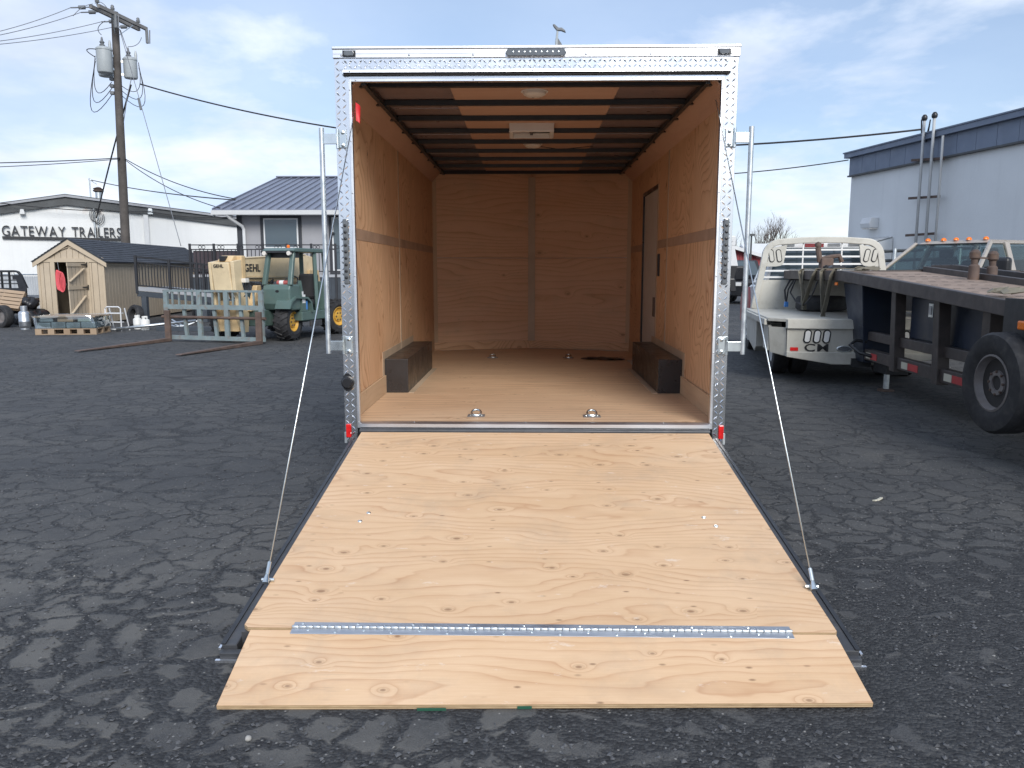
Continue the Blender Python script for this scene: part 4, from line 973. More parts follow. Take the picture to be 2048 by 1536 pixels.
# coiled rope in the doorway
rp_ = MB(); 
hc = thing('hanging_cord', 'coil of pink red cord hanging in the shed doorway', 'cord', tuple(W(118, 560, 21.95)))
c0 = W(118, 560, 21.93)
for j in range(5):
    put('cord_loop', MB().tube([c0 + Vector((.035 * (j - 1) + .045 * math.sin(t) * (1 + .2 * j), -.01 * j, .27 * math.cos(t) - .015 * j)) for t in [2 * math.pi * i / 16 for i in range(17)]], .016, 6), M['hose'], hc, world=True, smooth='all')
put('cord_tail', MB().tube([c0 + Vector((.02, 0, .27)), c0 + Vector((.0, 0, .45)), c0 + Vector((-.02, 0.02, .5))], .007, 5), M['wire_bare'], hc, world=True)
put('cord_tail', MB().tube([c0 + Vector((.05, 0, .2)), c0 + Vector((.12, 0, -.02)), c0 + Vector((.20, 0, -.12)), c0 + Vector((.14, 0, -.22))], .007, 5), M['wire_bare'], hc, world=True)
# ------------------------------------------------------------------ utility pole and wires
up = thing('utility_pole', 'tall weathered utility pole with crossarm and three grey transformers', 'pole', tuple(Vector((W(252, 520, 33).x, 33, 0))))
def Up(name, mb, mat, **k): return put(name, mb, mat, up, world=True, **k)
pb, pt = Vector((W(254, 560, 33).x, 33, 0)), W(229, 24, 33)
Up('shaft', MB().tube([pb, pb.lerp(pt, .5), pt], [.19, .165, .135], 14), M['pole'], smooth=True)
def pp(py): # point on the pole at a photo height
    z = W(240, py, 33).z; t = (z - pb.z) / (pt.z - pb.z); return pb.lerp(pt, t)
ca, cb_ = W(189, 17, 31.55), W(286, 62, 34.5); cz = pp(36).z; ca.z = cb_.z = cz
cd = (cb_ - ca).normalized()
off = Vector((-.13, -.02, 0)).cross(Vector((0, 0, 1))) * 0 + Vector((cd.y, -cd.x, 0)) * .17
Up('crossarm', MB().bar(ca + off, cb_ + off, .11, .13), M['crossarm'])
Up('crossarm', MB().bar(ca - off, cb_ - off, .11, .13), M['crossarm'])
Up('arm_brace', MB().bar(pp(75), ca.lerp(cb_, .25) + off, .03), M['galv'])
Up('arm_brace', MB().bar(pp(75), ca.lerp(cb_, .75) + off, .03), M['galv'])
ins = MB().lathe([(.03, 0), (.03, .10), (.09, .12), (.06, .16), (.09, .18), (.05, .22), (.07, .25), (.04, .30), (0, .31)], 12).mesh('pin_insulator', True); ins.materials.append(M['insulator'])
for t in (.06, .36, .9): put('pin_insulator', ins, None, up, loc=ca.lerp(cb_, t) + Vector((0, 0, .07)), world=True)
ends = []
for t in (.03, .22, .62, .86):
    p = ca.lerp(cb_, t) + off * -1.2; d = Vector((-1, -.12, -.06)).normalized()
    q = p + d * .75; Up('strain_insulator', MB().tube([p, p + d * .2, p + d * .22, p + d * .45, p + d * .47, q], [.02, .02, .075, .075, .025, .025], 10), M['insulator']); ends.append(q)
for t, ln in ((.30, .5), (.97, .55)):
    p = ca.lerp(cb_, t) + off * 1.3 + Vector((0, 0, -.05)); Up('fuse_cutout', MB().box(p.x - .05, p.x + .05, p.y - .05, p.y + .05, p.z - ln, p.z), M['insulator'], bevel=.02)
    Up('fuse_tube', MB().tube([p + Vector((.13, 0, -.02)), p + Vector((.10, 0, -ln))], .025, 6), M['wire_bare'])
cans = []
for px, py, w, h, Y, bk_ in ((209, 122, .29, .90, 32.6, 0), (211, 131, .28, .86, 33.5, 1), (261, 138, .26, .74, 33.2, 0)):
    c = W(px, py, Y)
    tcan = Up('transformer', MB().lathe([(w * .92, -h / 2), (w, -h / 2 + .05), (w, h / 2 - .06), (w * 1.06, h / 2 - .05), (w * 1.06, h / 2), (w * .8, h / 2 + .07), (0, h / 2 + .10)], 24), M['xfmr'], loc=tuple(c), smooth=True)
    put('bushing', MB().lathe([(.07, h / 2 + .05), (.11, h / 2 + .15), (.06, h / 2 + .2), (.10, h / 2 + .26), (.05, h / 2 + .32), (.03, h / 2 + .45), (0, h / 2 + .46)], 10), M['insulator'], tcan, loc=(-.05, 0, 0), smooth=True)
    put('bushing', MB().lathe([(.05, h / 2 + .02), (.06, h / 2 + .2), (.03, h / 2 + .35), (0, h / 2 + .36)], 8), M['xfmr'], tcan, loc=(.2, .1, 0), smooth=True)
    cans.append((c, w, h))
    for dz in (-.25, .25): Up('can_bracket', MB().bar(c + Vector((0, 0, dz)), Vector((pp(py).x, pp(py).y, c.z + dz)), .07, .09), M['galv'])
for py in (158, 172, 186): 
    p = pp(py); Up('spool_rack', MB().box(p.x - .32, p.x - .16, p.y - .08, p.y + .08, p.z - .07, p.z + .07), M['insulator'], bevel=.03)
def drop(pts, r, mat): Up('jumper_wire', MB().tube(pts, r, 5), mat, smooth='all')
def arc(a, b, bulge, n=10): 
    a, b, g = Vector(a), Vector(b), Vector(bulge)
    return [a.lerp(b, i / n) + g * (4 * (i / n) * (1 - i / n)) for i in range(n + 1)]
c1, c3 = cans[0][0], cans[2][0]
drop(arc(W(210, 42, 32.2), c1 + Vector((-.05, 0, .98)), (-.2, 0, 0)), .014, M['wire_bare'])
drop(arc(W(283, 75, 34), c3 + Vector((-.05, 0, .86)), (.08, 0, -.1)), .014, M['wire_bare'])
for i in range(3):
    drop(arc(c1 + Vector((-.36, 0, .2 - .1 * i)), pp(164 + 12 * i) + Vector((-.25, 0, 0)), (-.35 - .12 * i, 0, -.85 - .2 * i)), .015, M['wire'])
    drop(arc(c3 + Vector((.34, 0, .25 - .1 * i)), pp(170 + 10 * i) + Vector((.1, 0, 0)), (.30 + .1 * i, 0, -.62 - .15 * i)), .014, M['wire'])
drop(arc(c1 + Vector((-.3, 0, .45)), c1 + Vector((-.36, 0, .15)), (-.35, 0, .12)), .018, M['wire'])
drop(arc(W(186, 8, 31.6), W(146, 32, 31.3), (.0, 0, .1)), .012, M['wire_bare'])
drop(arc(W(190, 7, 31.6), W(217, 20, 32.3), (.0, 0, .15)), .012, M['wire_bare'])
drop([pp(60) + Vector((.2, 0, 0)), W(258, 110, 33), W(262, 160, 33), W(255, 190, 33), W(247, 245, 32.9)], .016, M['wire_bare'])
def wire(label, p, q, s, r, mat='wire', n=24):
    tag(put('overhead_wire', MB().tube(sag(p, q, s, n), r, 5), M[mat], smooth='all'), label, 'wire')
labs = ['topmost bare wire running left from the crossarm tip', 'second bare wire from the top left of the utility pole', 'third bare wire from the top left of the utility pole', 'lowest of four bare wires left of the transformers']
for i, (e, (px, py)) in enumerate(zip(ends, ((-60, 83), (-60, 98), (-60, 120), (-60, 133)))):
    far = e + (W(px, py, 29) - e) * 4; far.z = e.z + (W(px, py, 29).z - e.z) * 1.4
    wire(labs[i], e, far, 1.5, .013, 'wire_bare', n=48)
wire('thick twisted service cable from the pole across to the right building mast', W(280, 168, 33.4), W(1850, 258, 24.2), 1.35, .029, n=40)
wire('thin cable reaching the upper left corner of the right building', (1.0, 33.6, 5.5), W(1697, 320, 27.5), .35, .019, n=40)
wire('double telephone line left of the pole above the workshop roof', W(240, 316, 32.8).lerp(W(-60, 306, 30), 4), W(240, 316, 32.8), .5, .020, n=48)
wire('second telephone line just under the first left of the pole', W(240, 318, 32.8).lerp(W(-60, 311, 30), 4), W(240, 318, 32.8), .6, .015, n=48)
wire('line descending from the pole to the house roof corner', pp(317) + Vector((.12, 0, 0)), W(472, 398, 27), .22, .018)
wire('lower line descending from the pole to the house eave', pp(319) + Vector((.12, 0, 0)), W(440, 416, 26.6), .22, .016)
wire('dark cable from the workshop roof mast to the house roof', ms0 + Vector((.1, 0, 1.15)), W(470, 400, 27.2), .12, .022)
wire('twisted cable hanging from the pole down to the workshop wall', W(262, 170, 33.2), GW(193, 436) + gn * .2, -.12, .035)
wire('steel guy wire slanting down right of the pole', W(239, 58, 33), W(362, 492, 29), .0, .014, 'wire_bare')
wire('slack cable strung along the workshop wall below the roof', GW(-40, 402) + gn * .5, GW(300, 424) + gn * .3, .16, .022)
wire('sagging cable on the workshop wall right of its lamp', GW(300, 424) + gn * .3, GW(500, 430) + gn * .3, .22, .022)
gi = W(279, 208, 31.9)
Up('guy_strain', MB().tube([gi + Vector((-.02, 0, .22)), gi + Vector((.05, 0, -.22))], .05, 8), M['insulator'])

# ------------------------------------------------------------------ telehandler
th_f = Vector((-math.sin(rad(16)), -math.cos(rad(16)), 0))
TH = thing('telehandler', 'dark green and tan telehandler with grey fork carriage lowered to the ground', 'telehandler', tuple(G(572, 681) + Vector((-th_f.y, th_f.x, 0)) * .22), math.atan2(th_f.y, th_f.x))
# local frame: x forward, y to the machine's left, origin under the front left wheel
def Th(name, mb, mat, **k): return put(name, mb, mat, TH, **k)
def ag_wheel(cx, cy, R, w, steer=0):
    t = Th('wheel', wheel_mesh(R * .94, w, R * .52), M['rubber'], loc=(cx, cy, R), rot=(0, 0, steer), smooth=True)
    lg = MB()
    n = 18
    for i in range(n):
        for s_ in (-1, 1):
            a = 2 * math.pi * (i + (.25 if s_ > 0 else -.25)) / n
            ca_, sa = math.cos(a), math.sin(a); b = a + .20; cb2, sb = math.cos(b), math.sin(b)
            def q(r, y, A, B): return (r * A, y, r * B)
            th = .07
            lg.hexa([q(R * .92, s_ * .01, ca_, sa), q(R * .92, s_ * .01, math.cos(a + th), math.sin(a + th)), q(R * .90, s_ * w * .50, math.cos(b + th), math.sin(b + th)), q(R * .90, s_ * w * .50, cb2, sb),
                     q(R, s_ * .01, ca_, sa), q(R, s_ * .01, math.cos(a + th * .8), math.sin(a + th * .8)), q(R * .97, s_ * w * .50, math.cos(b + th * .8), math.sin(b + th * .8)), q(R * .97, s_ * w * .50, cb2, sb)])
    stuff(put('tread_lugs', lg, M['rubber'], t))
    put('rim', MB().lathe([(R * .53, w * .40), (R * .50, w * .42), (R * .46, w * .25), (R * .30, w * .18), (R * .28, w * .30), (R * .12, w * .32), (0, w * .32)], 28, axis='y', cap0=False), M['rim_yellow'], t, smooth=True)
    for i in range(6):
        a = 2 * math.pi * i / 6; put('lug_nut', MB().lathe([(.018, 0), (.018, .02), (0, .022)], 6, axis='y'), M['rust_steel'], t, loc=(R * .21 * math.cos(a), w * .31, R * .21 * math.sin(a)))
    return t
ag_wheel(0, -.14, .41, .32, rad(6)); ag_wheel(0, -1.70, .41, .32); ag_wheel(-2.0, -.14, .42, .32, rad(-14)); ag_wheel(-2.0, -1.70, .42, .32)
Th('chassis', MB().box(-2.6, .35, -1.35, -.48, .32, .66), M['green_paint'], bevel=.02)
Th('axle', MB().tube([(0, -.2, .41), (0, -1.6, .41)], .08), M['black_steel']); Th('axle', MB().tube([(-2, -.2, .41), (-2, -1.6, .41)], .08), M['black_steel'])
Th('engine_cover', MB().prism([(-2.7, .67), (-.75, .67), (-.75, 1.02), (-2.6, 1.10)], 'y', -1.75, -1.3), M['green_paint'], bevel=.04)
Th('front_frame', MB().prism([(.1, .66), (.42, .66), (.34, .86), (.20, 1.18), (.06, 1.18), (.02, .95)], 'y', -.86, -.74), M['tan_paint'], bevel=.015)
Th('frame_nose', MB().hexa([(.10, -1.3, .64), (.44, -1.3, .64), (.44, -.74, .64), (.10, -.74, .64), (.05, -1.3, .87), (.32, -1.3, .87), (.32, -.74, .87), (.05, -.74, .87)]), M['tan_paint'], bevel=.015)
def Tc(name, mb, mat, loc=(0, 0, 0), **k): return put(name, mb, mat, TH, loc=(loc[0], loc[1] + .15, loc[2]), **k)
# cab: front cowl, doorway sill, four posts, roof
Tc('cab_cowl', MB().prism([(.22, .66), (.30, .80), (.30, 1.10), (.26, 1.20), (-.12, 1.20), (-.12, .66)], 'y', -.70, -.04), M['green_paint'], bevel=.03)
Tc('cab_badge', MB().lathe([(.045, 0), (.045, .004)], 16, axis='x'), M['black_plastic'], loc=(.30, -.34, 1.06), scale=(1, 1, .6))
Tc('fender', MB().prism([(-.50, .60), (-.46, .82), (-.30, .93), (.16, .95), (.34, .86), (.42, .70), (.39, .70), (.30, .83), (.15, .91), (-.28, .89), (-.42, .80), (-.46, .60)], 'y', -.34, .03), M['green_paint'])
Tc('cab_sill', MB().box(-1.25, -.121, -.70, -.02, .42, .62), M['green_paint'], bevel=.02)
Tc('cab_step', MB().box(-.86, -.42, -.04, .02, .28, .41), M['frame_steel'], bevel=.01)
Tc('cab_side_front', MB().prism([(-.121, .62), (-.36, .62), (-.20, 1.0), (-.121, 1.28)], 'y', -.10, -.02), M['green_paint'])
Tc('cab_back', MB().prism([(-1.05, .62), (-1.25, .62), (-1.28, 1.25), (-1.02, 1.25)], 'y', -.70, -.02), M['green_paint'], bevel=.01)
RZ = 1.88
for (x0, y0, x1, y1) in ((.24, -.06, .06, -.08), (.24, -.68, .06, -.66)): Tc('cab_post', MB().bar((x0, y0, 1.18), (x1, y1, RZ), .10, .09), M['green_paint'], bevel=.02)
for (x0, y0, x1, y1) in ((-1.22, -.06, -1.18, -.08), (-1.22, -.68, -1.18, -.66), (-.78, -.05, -.76, -.07)): Tc('cab_post', MB().bar((x0, y0, .62 if x0 > -1 else 1.2), (x1, y1, RZ), .09, .08), M['green_paint'], bevel=.015)
Tc('cab_roof', MB().prism([(.16, RZ), (.18, RZ + .03), (.05, RZ + .085), (-1.15, RZ + .085), (-1.28, RZ)], 'y', -.76, -.0), M['green_paint'], bevel=.02)
Tc('roof_visor', MB().box(.17, .24, -.74, -.02, RZ - .02, RZ + .02), M['black_steel'])
Tc('roof_liner', MB().box(-.2, .05, -.64, -.10, RZ - .12, RZ - .002), M['black_steel'])
for y in (-.66, -.07): Tc('work_lamp', MB().lathe([(.0, .0), (.045, .0), (.05, .02), (.05, .05), (.02, .07)], 16, axis='x'), M['dome'], loc=(.25, y, RZ - .03), rot=(0, 0, rad(180)), smooth=True)
Tc('beacon', MB().lathe([(.035, 0), (.035, .05), (.02, .065), (0, .066)], 14), M['orange_lens'], loc=(-.12, -.30, RZ + .087), smooth=True)
Tc('extinguisher', MB().tube([(.02, -.50, 1.235), (.02, -.30, 1.235), (.02, -.22, 1.235), (.02, -.17, 1.235)], [.05, .05, .045, .02], 12), M['red_truck'], smooth=True)
Tc('extinguisher_label', MB().tube([(.02, -.44, 1.235), (.02, -.34, 1.235)], .0515, 12), M['white_plastic'])
Tc('seat', MB().box(-1.0, -.55, -.58, -.16, .72, .86), M['brown_seat'], bevel=.05); Tc('seat_back', MB().box(-1.06, -.93, -.60, -.14, .87, 1.42), M['brown_seat'], bevel=.05)
Tc('steering_wheel', ring_mesh(.17, .015, 20, 6), M['black_plastic'], loc=(-.28, -.38, 1.24), rot=(0, rad(50), 0), smooth='all')
Tc('steering_column', MB().tube([(-.10, -.38, .9), (-.28, -.38, 1.24)], .03), M['black_plastic'])
Tc('grab_handle', MB().tube([(-1.04, .02, .72), (-1.06, .05, .75), (-1.06, .05, 1.15), (-1.04, .02, 1.18)], .014, 6), M['zinc'])
for x, z, w, h, m in ((-.20, .80, .12, .18, 'white_plastic'), (-.16, .98, .06, .07, 'white_plastic'), (-1.15, 1.02, .12, .12, 'white_plastic')):
    Tc('decal', MB().box(x - w / 2, x + w / 2, -.019, -.017, z, z + h), M[m])
Tc('decal', MB().box(-.34, -.28, -.019, -.017, .66, .84), M['blue_plastic'])
# boom
BY0, BY1 = -1.26, -.90
Th('boom', MB().prism([(-2.45, 1.50), (-2.2, 1.34), (.42, 1.36), (.42, 1.74), (-2.0, 1.86), (-2.45, 1.80)], 'y', BY0, BY1), M['tan_light'], bevel=.012)
Th('boom_flange', MB().prism([(-2.0, 1.861), (.42, 1.741), (.42, 1.757), (-2.0, 1.877)], 'y', BY0 - .015, BY1 + .015), M['tan_light'])
Th('boom_flange', MB().prism([(-2.2, 1.325), (.42, 1.345), (.42, 1.3605), (-2.2, 1.3405)], 'y', BY0 - .015, BY1 + .02), M['tan_light'])
Th('boom_underside', MB().prism([(-2.1, 1.22), (.30, 1.27), (.30, 1.324), (-2.1, 1.324)], 'y', BY0 + .05, BY1 - .05), M['tan_paint'])
Th('lift_cylinder', MB().tube([(-1.9, -1.08, .75), (-.45, -1.08, 1.30)], .06, 10), M['tan_paint'], smooth=True)
Th('boom_pivot', MB().prism([(-2.6, .66), (-1.9, .66), (-2.05, 1.5), (-2.45, 1.5)], 'y', -1.34, -1.27), M['tan_paint']); Th('boom_pivot', MB().prism([(-2.6, .66), (-1.9, .66), (-2.05, 1.5), (-2.45, 1.5)], 'y', -.89, -.82), M['tan_paint'])
Th('boom_collar', MB().box(.421, .56, BY0 - .05, BY1 + .06, 1.30, 1.80), M['tan_paint'], bevel=.02)
Th('collar_lamp', MB().box(.46, .60, BY1 + .02, BY1 + .16, 1.24, 1.33), M['dome'], bevel=.015)
Th('boom_plate', MB().box(.405, .42, BY1 + .001, BY1 + .03, 1.42, 1.58), M['white_plastic'], rot=(0, 0, 0), bevel=.02)
# boom nose drops to the carriage
Th('nose_cover', MB().hexa([(.58, -1.36, 1.06), (.80, -1.36, 1.06), (.80, -.92, 1.06), (.58, -.92, 1.06), (.57, -1.38, 1.66), (.86, -1.38, 1.66), (.86, -.95, 1.66), (.57, -.95, 1.66)]), M['tan_light'], bevel=.02)
Th('nose_side', MB().prism([(.565, 1.72), (.84, 1.68), (.80, 1.10), (.74, .92), (.72, .50), (.60, .20), (.42, .20), (.36, .62), (.30, .82), (.36, .93), (.50, 1.02), (.565, 1.2)], 'y', -.918, -.84), M['tan_light'], bevel=.012)
Th('nose_side', MB().prism([(.565, 1.70), (.84, 1.66), (.80, 1.10), (.74, .92), (.72, .50), (.60, .20), (.45, .20), (.45, 1.2)], 'y', -1.46, -1.39), M['tan_light'], bevel=.012)
Th('nose_top', MB().hexa([(.50, -1.30, 1.67), (.78, -1.30, 1.67), (.78, -.95, 1.67), (.50, -.95, 1.67), (.45, -1.26, 1.80), (.66, -1.26, 1.80), (.66, -.95, 1.80), (.45, -.95, 1.80)]), M['tan_paint'], bevel=.02)
Th('nose_pad', MB().box(.67, .79, -1.22, -1.08, 1.68, 1.79), M['black_plastic'], bevel=.015)
Th('nose_stub', MB().tube([(.72, -1.38, 1.60), (.72, -1.52, 1.60)], .035, 8), M['white_plastic'])
Th('nose_web', MB().box(.50, .66, -1.39, -.918, .22, .86), M['tan_paint'], bevel=.015)
Th('tilt_cylinder', MB().tube([(.52, -1.14, .90), (.66, -1.14, 1.25)], .05, 8), M['steel_chrome'])
for i in range(3):
    Th('hydraulic_hose', MB().tube(arc((.46, BY1 + .05 + .03 * i, 1.34), (.70, -1.0 + .05 * i, .92), (-.05 - .03 * i, .02, -.12)), .014, 6), M['wire'], smooth='all')
    Th('hydraulic_hose', MB().tube(arc((-.6, BY1 + .03, 1.30 - .03 * i), (.30, BY1 + .04, 1.26 - .02 * i), (0, .02, -.09 - .02 * i)), .012, 6), M['wire'], smooth='all')
# fork carriage
CX = .86
def bar(name, y0, z0, y1, z1, w=.05, d=.05, x=CX, m='carriage_paint'): Th(name, MB().bar((x, y0, z0), (x, y1, z1), d, w, up=(0, -(z1 - z0), (y1 - y0)) if abs(y1 - y0) > .3 else (0, 1, 0)), M[m])
YL, YRr = -.15, -2.60
bar('carriage_bar', YL, 1.07, YRr, 1.07, .045); bar('carriage_bar', YL, .735, YRr, .735, .095); bar('carriage_bar', YL, .09, YRr, .09, .085, .06)
Th('fork_shaft', MB().tube([(CX + .02, YL + .05, .52), (CX + .02, YRr - .05, .52)], .032, 10), M['rust_steel'], smooth=True)
for i, y in enumerate(np.linspace(YL - .06, YRr + .06, 15)):
    if i in (0, 14, 5, 9):
        Th('carriage_post', MB().bar((CX - .0, y, .05), (CX + (0), y, 1.09), .055, .10, up=(0, 1, 0)), M['carriage_paint'])
    else: bar('guard_bar', y, .78, y, 1.05, .035, .03)
for y in (-.7, -1.35, -2.1): Th('carriage_brace', MB().bar((CX - .06, y, .09), (CX - .04, y - .03, .73), .05, .07, up=(0, 1, 0)), M['carriage_paint'])
for y in (-.24, -2.48):
    Th('fork', MB().prism([(CX + .035, .66), (CX + .09, .66), (CX + .095, .075), (CX + 2.45, .035), (CX + 2.48, .022), (CX + .95, .004), (CX + .035, .004)], 'y', y - .065, y + .065), M['rust_steel'], bevel=.006)
bm_ = TH
def thw(x, y, z): return WM[TH.name] @ Vector((x, y, z))
lx = WM[TH.name].to_3x3() @ Vector((-1, 0, 0))          # reads left to right along the boom side (towards the rear)
letters('GEHL', .22, .004, M['sign_black'], TH, thw(.40, BY1 + .008, 1.475), lx, zdir=(0, 0, 1), gap=.12, width=.56, bold=.02)
fx = WM[TH.name].to_3x3() @ Vector((0, 1, 0))
letters('GEHL', .09, .004, M['sign_black'], TH, thw(.862, -1.31, 1.555), fx, zdir=(0, 0, 1), gap=.14, width=.24, bold=.02)

# ------------------------------------------------------------------ small things on the left
def boards(par, x0, x1, y0, y1, z, n, t, along='x', mat='pallet_wood', name='deck_board'):
    for i in range(n):
        if along == 'x':
            w = (y1 - y0) / (n * 1.25 - .25); a = y0 + i * w * 1.25; put(name, MB().box(x0, x1, a, a + w, z, z + t), M[mat], par)
        else:
            w = (x1 - x0) / (n * 1.25 - .25); a = x0 + i * w * 1.25; put(name, MB().box(a, a + w, y0, y1, z, z + t), M[mat], par)
pc = (G(62, 671) + G(190, 668)) / 2
pl = thing('pallet', 'low wooden pallet on the asphalt under a wrapped load', 'pallet', (pc.x, pc.y + .45, 0), rad(8))
boards(pl, -.68, .68, -.45, .45, .125, 6, .018); boards(pl, -.68, .68, -.45, .45, 0, 3, .018)
for y in (-.45, -.05, .35):
    for x in (-.68, -.4, -.05, .25, .54): put('block', MB().box(x, x + .14, y, y + .1, .0185, .1245), M['pallet_wood'], pl)
ld = thing('wrapped_load', 'bundle of boards and dark goods in clear stretch wrap on a pallet', 'bundle', (pc.x, pc.y + .45, .144), rad(8))
for i in range(4): put('goods', MB().box(-.66 + .33 * i, -.345 + .33 * i, -.42, .42, 0, .14 + .01 * (i % 2)), M['load'], ld, bevel=.02)
for i in range(5): put('plank', MB().box(-.69, .67 + .01 * i, -.44 + .18 * i, -.27 + .18 * i, .262, .288), M['pallet_wood'], ld)
for i, (x, w, m) in enumerate(((-.6, .3, 'load'), (-.2, .35, 'pallet_wood'), (.25, .3, 'green_cyl'))): put('bundle_box', MB().box(x, x + w, -.38, .38, .155, .26), M[m], ld, bevel=.01)
def wrapf(u, v_):
    a = 2 * math.pi * u; e = .12
    cx, cy = math.cos(a), math.sin(a)
    sx = math.copysign(abs(cx) ** e, cx); sy = math.copysign(abs(cy) ** e, cy)
    z = .005 + .30 * v_; wob = .012 * math.sin(17 * u * 6.28 + 9 * v_) + .01 * math.sin(31 * u + 5 * v_)
    return (sx * (.69 + wob), sy * (.455 + wob), z)
put('stretch_wrap', MB().grid(wrapf, 60, 6), M['wrap'], ld, smooth='all')
def cylinder(name, label, loc, R, h, mat, grp=None, collar=True):
    o = thing(name, label, 'gas cylinder', loc, random.random() * 6, grp)
    put('tank', MB().lathe([(R * .7, .03), (R * .92, .06), (R, .11), (R, h * .32), (R * 1.015, h * .33), (R * 1.015, h * .36), (R, h * .37), (R, h * .66), (R * .9, h * .74), (R * .6, h * .79), (0, h * .80)], 24), M[mat], o, smooth=True)
    put('foot_ring', MB().lathe([(R * .8, 0), (R * .8, .07), (R * .76, .07), (R * .76, 0)], 24, closed=True), M[mat], o, smooth=True)
    if collar:
        k = MB(); n = 20
        for i in range(n):
            if i in (4, 5, 6): continue
            a, b = 2 * math.pi * i / n, 2 * math.pi * (i + 1) / n
            k.hexa([(R * .62 * math.cos(t), R * .62 * math.sin(t), z) if q == 0 else (R * .58 * math.cos(t), R * .58 * math.sin(t), z) for z in (h * .76, h) for t, q in ((a, 0), (b, 0), (b, 1), (a, 1))])
        put('collar', k, M[mat], o)
    put('valve', MB().lathe([(.025, h * .79), (.025, h * .86), (.04, h * .87), (.04, h * .9), (0, h * .91)], 10), M['rivet'], o)
    return o
cylinder('gas_cylinder', 'tall silver gas cylinder standing by the tyres left of the pallet', tuple(G(51, 659)), .135, .60, 'lp_silver')
cylinder('gas_cylinder', 'left of two small white gas cylinders by the ramp post', tuple(G(276, 658)), .105, .36, 'lp_white', 'small white gas cylinders')
cylinder('gas_cylinder', 'right of two small white gas cylinders by the ramp post', tuple(G(291, 660)), .115, .35, 'lp_white', 'small white gas cylinders')
gc = cylinder('gas_cylinder', 'grey green cylinder with red valve cap behind the wrapped pallet', tuple(G(197, 663)), .095, .26, 'green_cyl', collar=False)
put('valve_cap', MB().lathe([(.03, .20), (.055, .25), (.055, .33), (.03, .37), (0, .375)], 14), M['red_lens'], gc, smooth=True)
st = thing('step_stool', 'white tubular step stool frame standing beside the shed', 'stool', tuple(G(229, 662)), rad(-8))
for y in (-.02, .30):
    for x in (-.21, .21): put('leg', MB().tube([(x, y * (1 if y < 0 else 1), 0), (x, y * .5, .56)], .016, 8), M['white_skin'], st)
put('hand_rail', MB().tube([(-.21, -.01, .56), (-.15, -.01, .60), (.15, -.01, .60), (.21, -.01, .56)], .016, 8), M['white_skin'], st, smooth='all')
for z in (.02, .20, .42): put('tread_bar', MB().box(-.21, .21, -.05, .10, z + .01, z + .035), M['white_skin'], st)
# tyres, black flatbed body and pallet at the left edge
def tyre(name, label, loc, rot, R, w, grp=None, rim=False):
    o = tag(put(name, wheel_mesh(R, w, R * .58, 32), M['rubber'], None, loc=loc, rot=rot, smooth=True), label, 'tyre', grp)
    if rim: put('rim', MB().lathe([(R * .58, -w * .35), (R * .5, -w * .3), (R * .45, -w * .05), (R * .2, -w * .12), (0, -w * .12)], 20, axis='y', cap0=False), M['rim_grey'], o, smooth=True)
    return o
p = G(8, 655); tyre('tyre', 'dark mounted tyre at the left edge under the leaning pallet', (p.x, p.y, .29), (0, 0, rad(-20)), .30, .22, rim=True)
p = G(32, 650); tyre('tyre', 'loose tyre leaning between the silver cylinder and mounted tyre', (p.x, p.y + .2, .25), (rad(-16), 0, rad(25)), .26, .2)
p = G(268, 652); tyre('tyre', 'tyre leaning on the shed behind the white gas cylinders', (p.x, p.y + .1, .28), (rad(-14), 0, rad(-35)), .29, .2)
fb = thing('detached_flatbed', 'black truck flatbed with louvred headache rack at the left edge', 'truck bed', (W(5, 540, 22.5).x, 22.5, 0), rad(-6))
def Fb(name, mb, mat='black_steel', **k): return put(name, mb, M[mat], fb, **k)
Fb('deck', MB().box(-2.2, .95, -.5, 2.5, .62, .72)); Fb('skirt', MB().box(-2.2, .90, -.48, -.44, .30, .619)); Fb('leg', MB().box(-.2, 0, -.3, .3, 0, .30)); Fb('leg', MB().box(-1.9, -1.7, -.3, .3, 0, .30))
Fb('rack_lower', MB().box(-1.3, .72, -.06, 0, .721, 1.0), bevel=.01)
rk = MB()
Fb('rack_top', MB().prism([(-1.3, 1.50), (.40, 1.50), (.52, 1.47), (.60, 1.38), (.55, 1.36), (.47, 1.44), (-1.3, 1.44)], 'y', -.07, .01), bevel=.01)
Fb('rack_side', MB().prism([(.60, 1.38), (.55, 1.36), (.34, 1.36), (.34, 1.24), (.45, 1.24), (.50, 1.0), (.76, 1.0)], 'y', -.065, .005))
for z in (1.12, 1.22, 1.34): Fb('rack_bar', MB().box(-1.3, .50 if z < 1.24 else .35, -.05, -.02, z - .014, z + .014))
for x in (.22, -.02, -.4, -.9): Fb('rack_upright', MB().box(x - .015, x + .015, -.06, .0, 1.0, 1.45))
for x in (.30, .37): Fb('lamp_slot', MB().box(x, x + .03, -.08, -.066, 1.37, 1.44), 'white_plastic')
lp_ = thing('pallet', 'wooden pallet leaning against the black flatbed at the left edge', 'pallet', tuple(W(12, 600, 21.0)), rad(8))
lp_.rotation_euler = (rad(52), rad(7), rad(8))
boards(lp_, -.55, .42, -.28, .28, .06, 5, .018); boards(lp_, -.55, .42, -.28, .28, -.03, 3, .018)
for x in (-.55, -.1, .38): put('stringer', MB().box(x, x + .04, -.28, .28, -.0115, .0595), M['pallet_wood'], lp_)
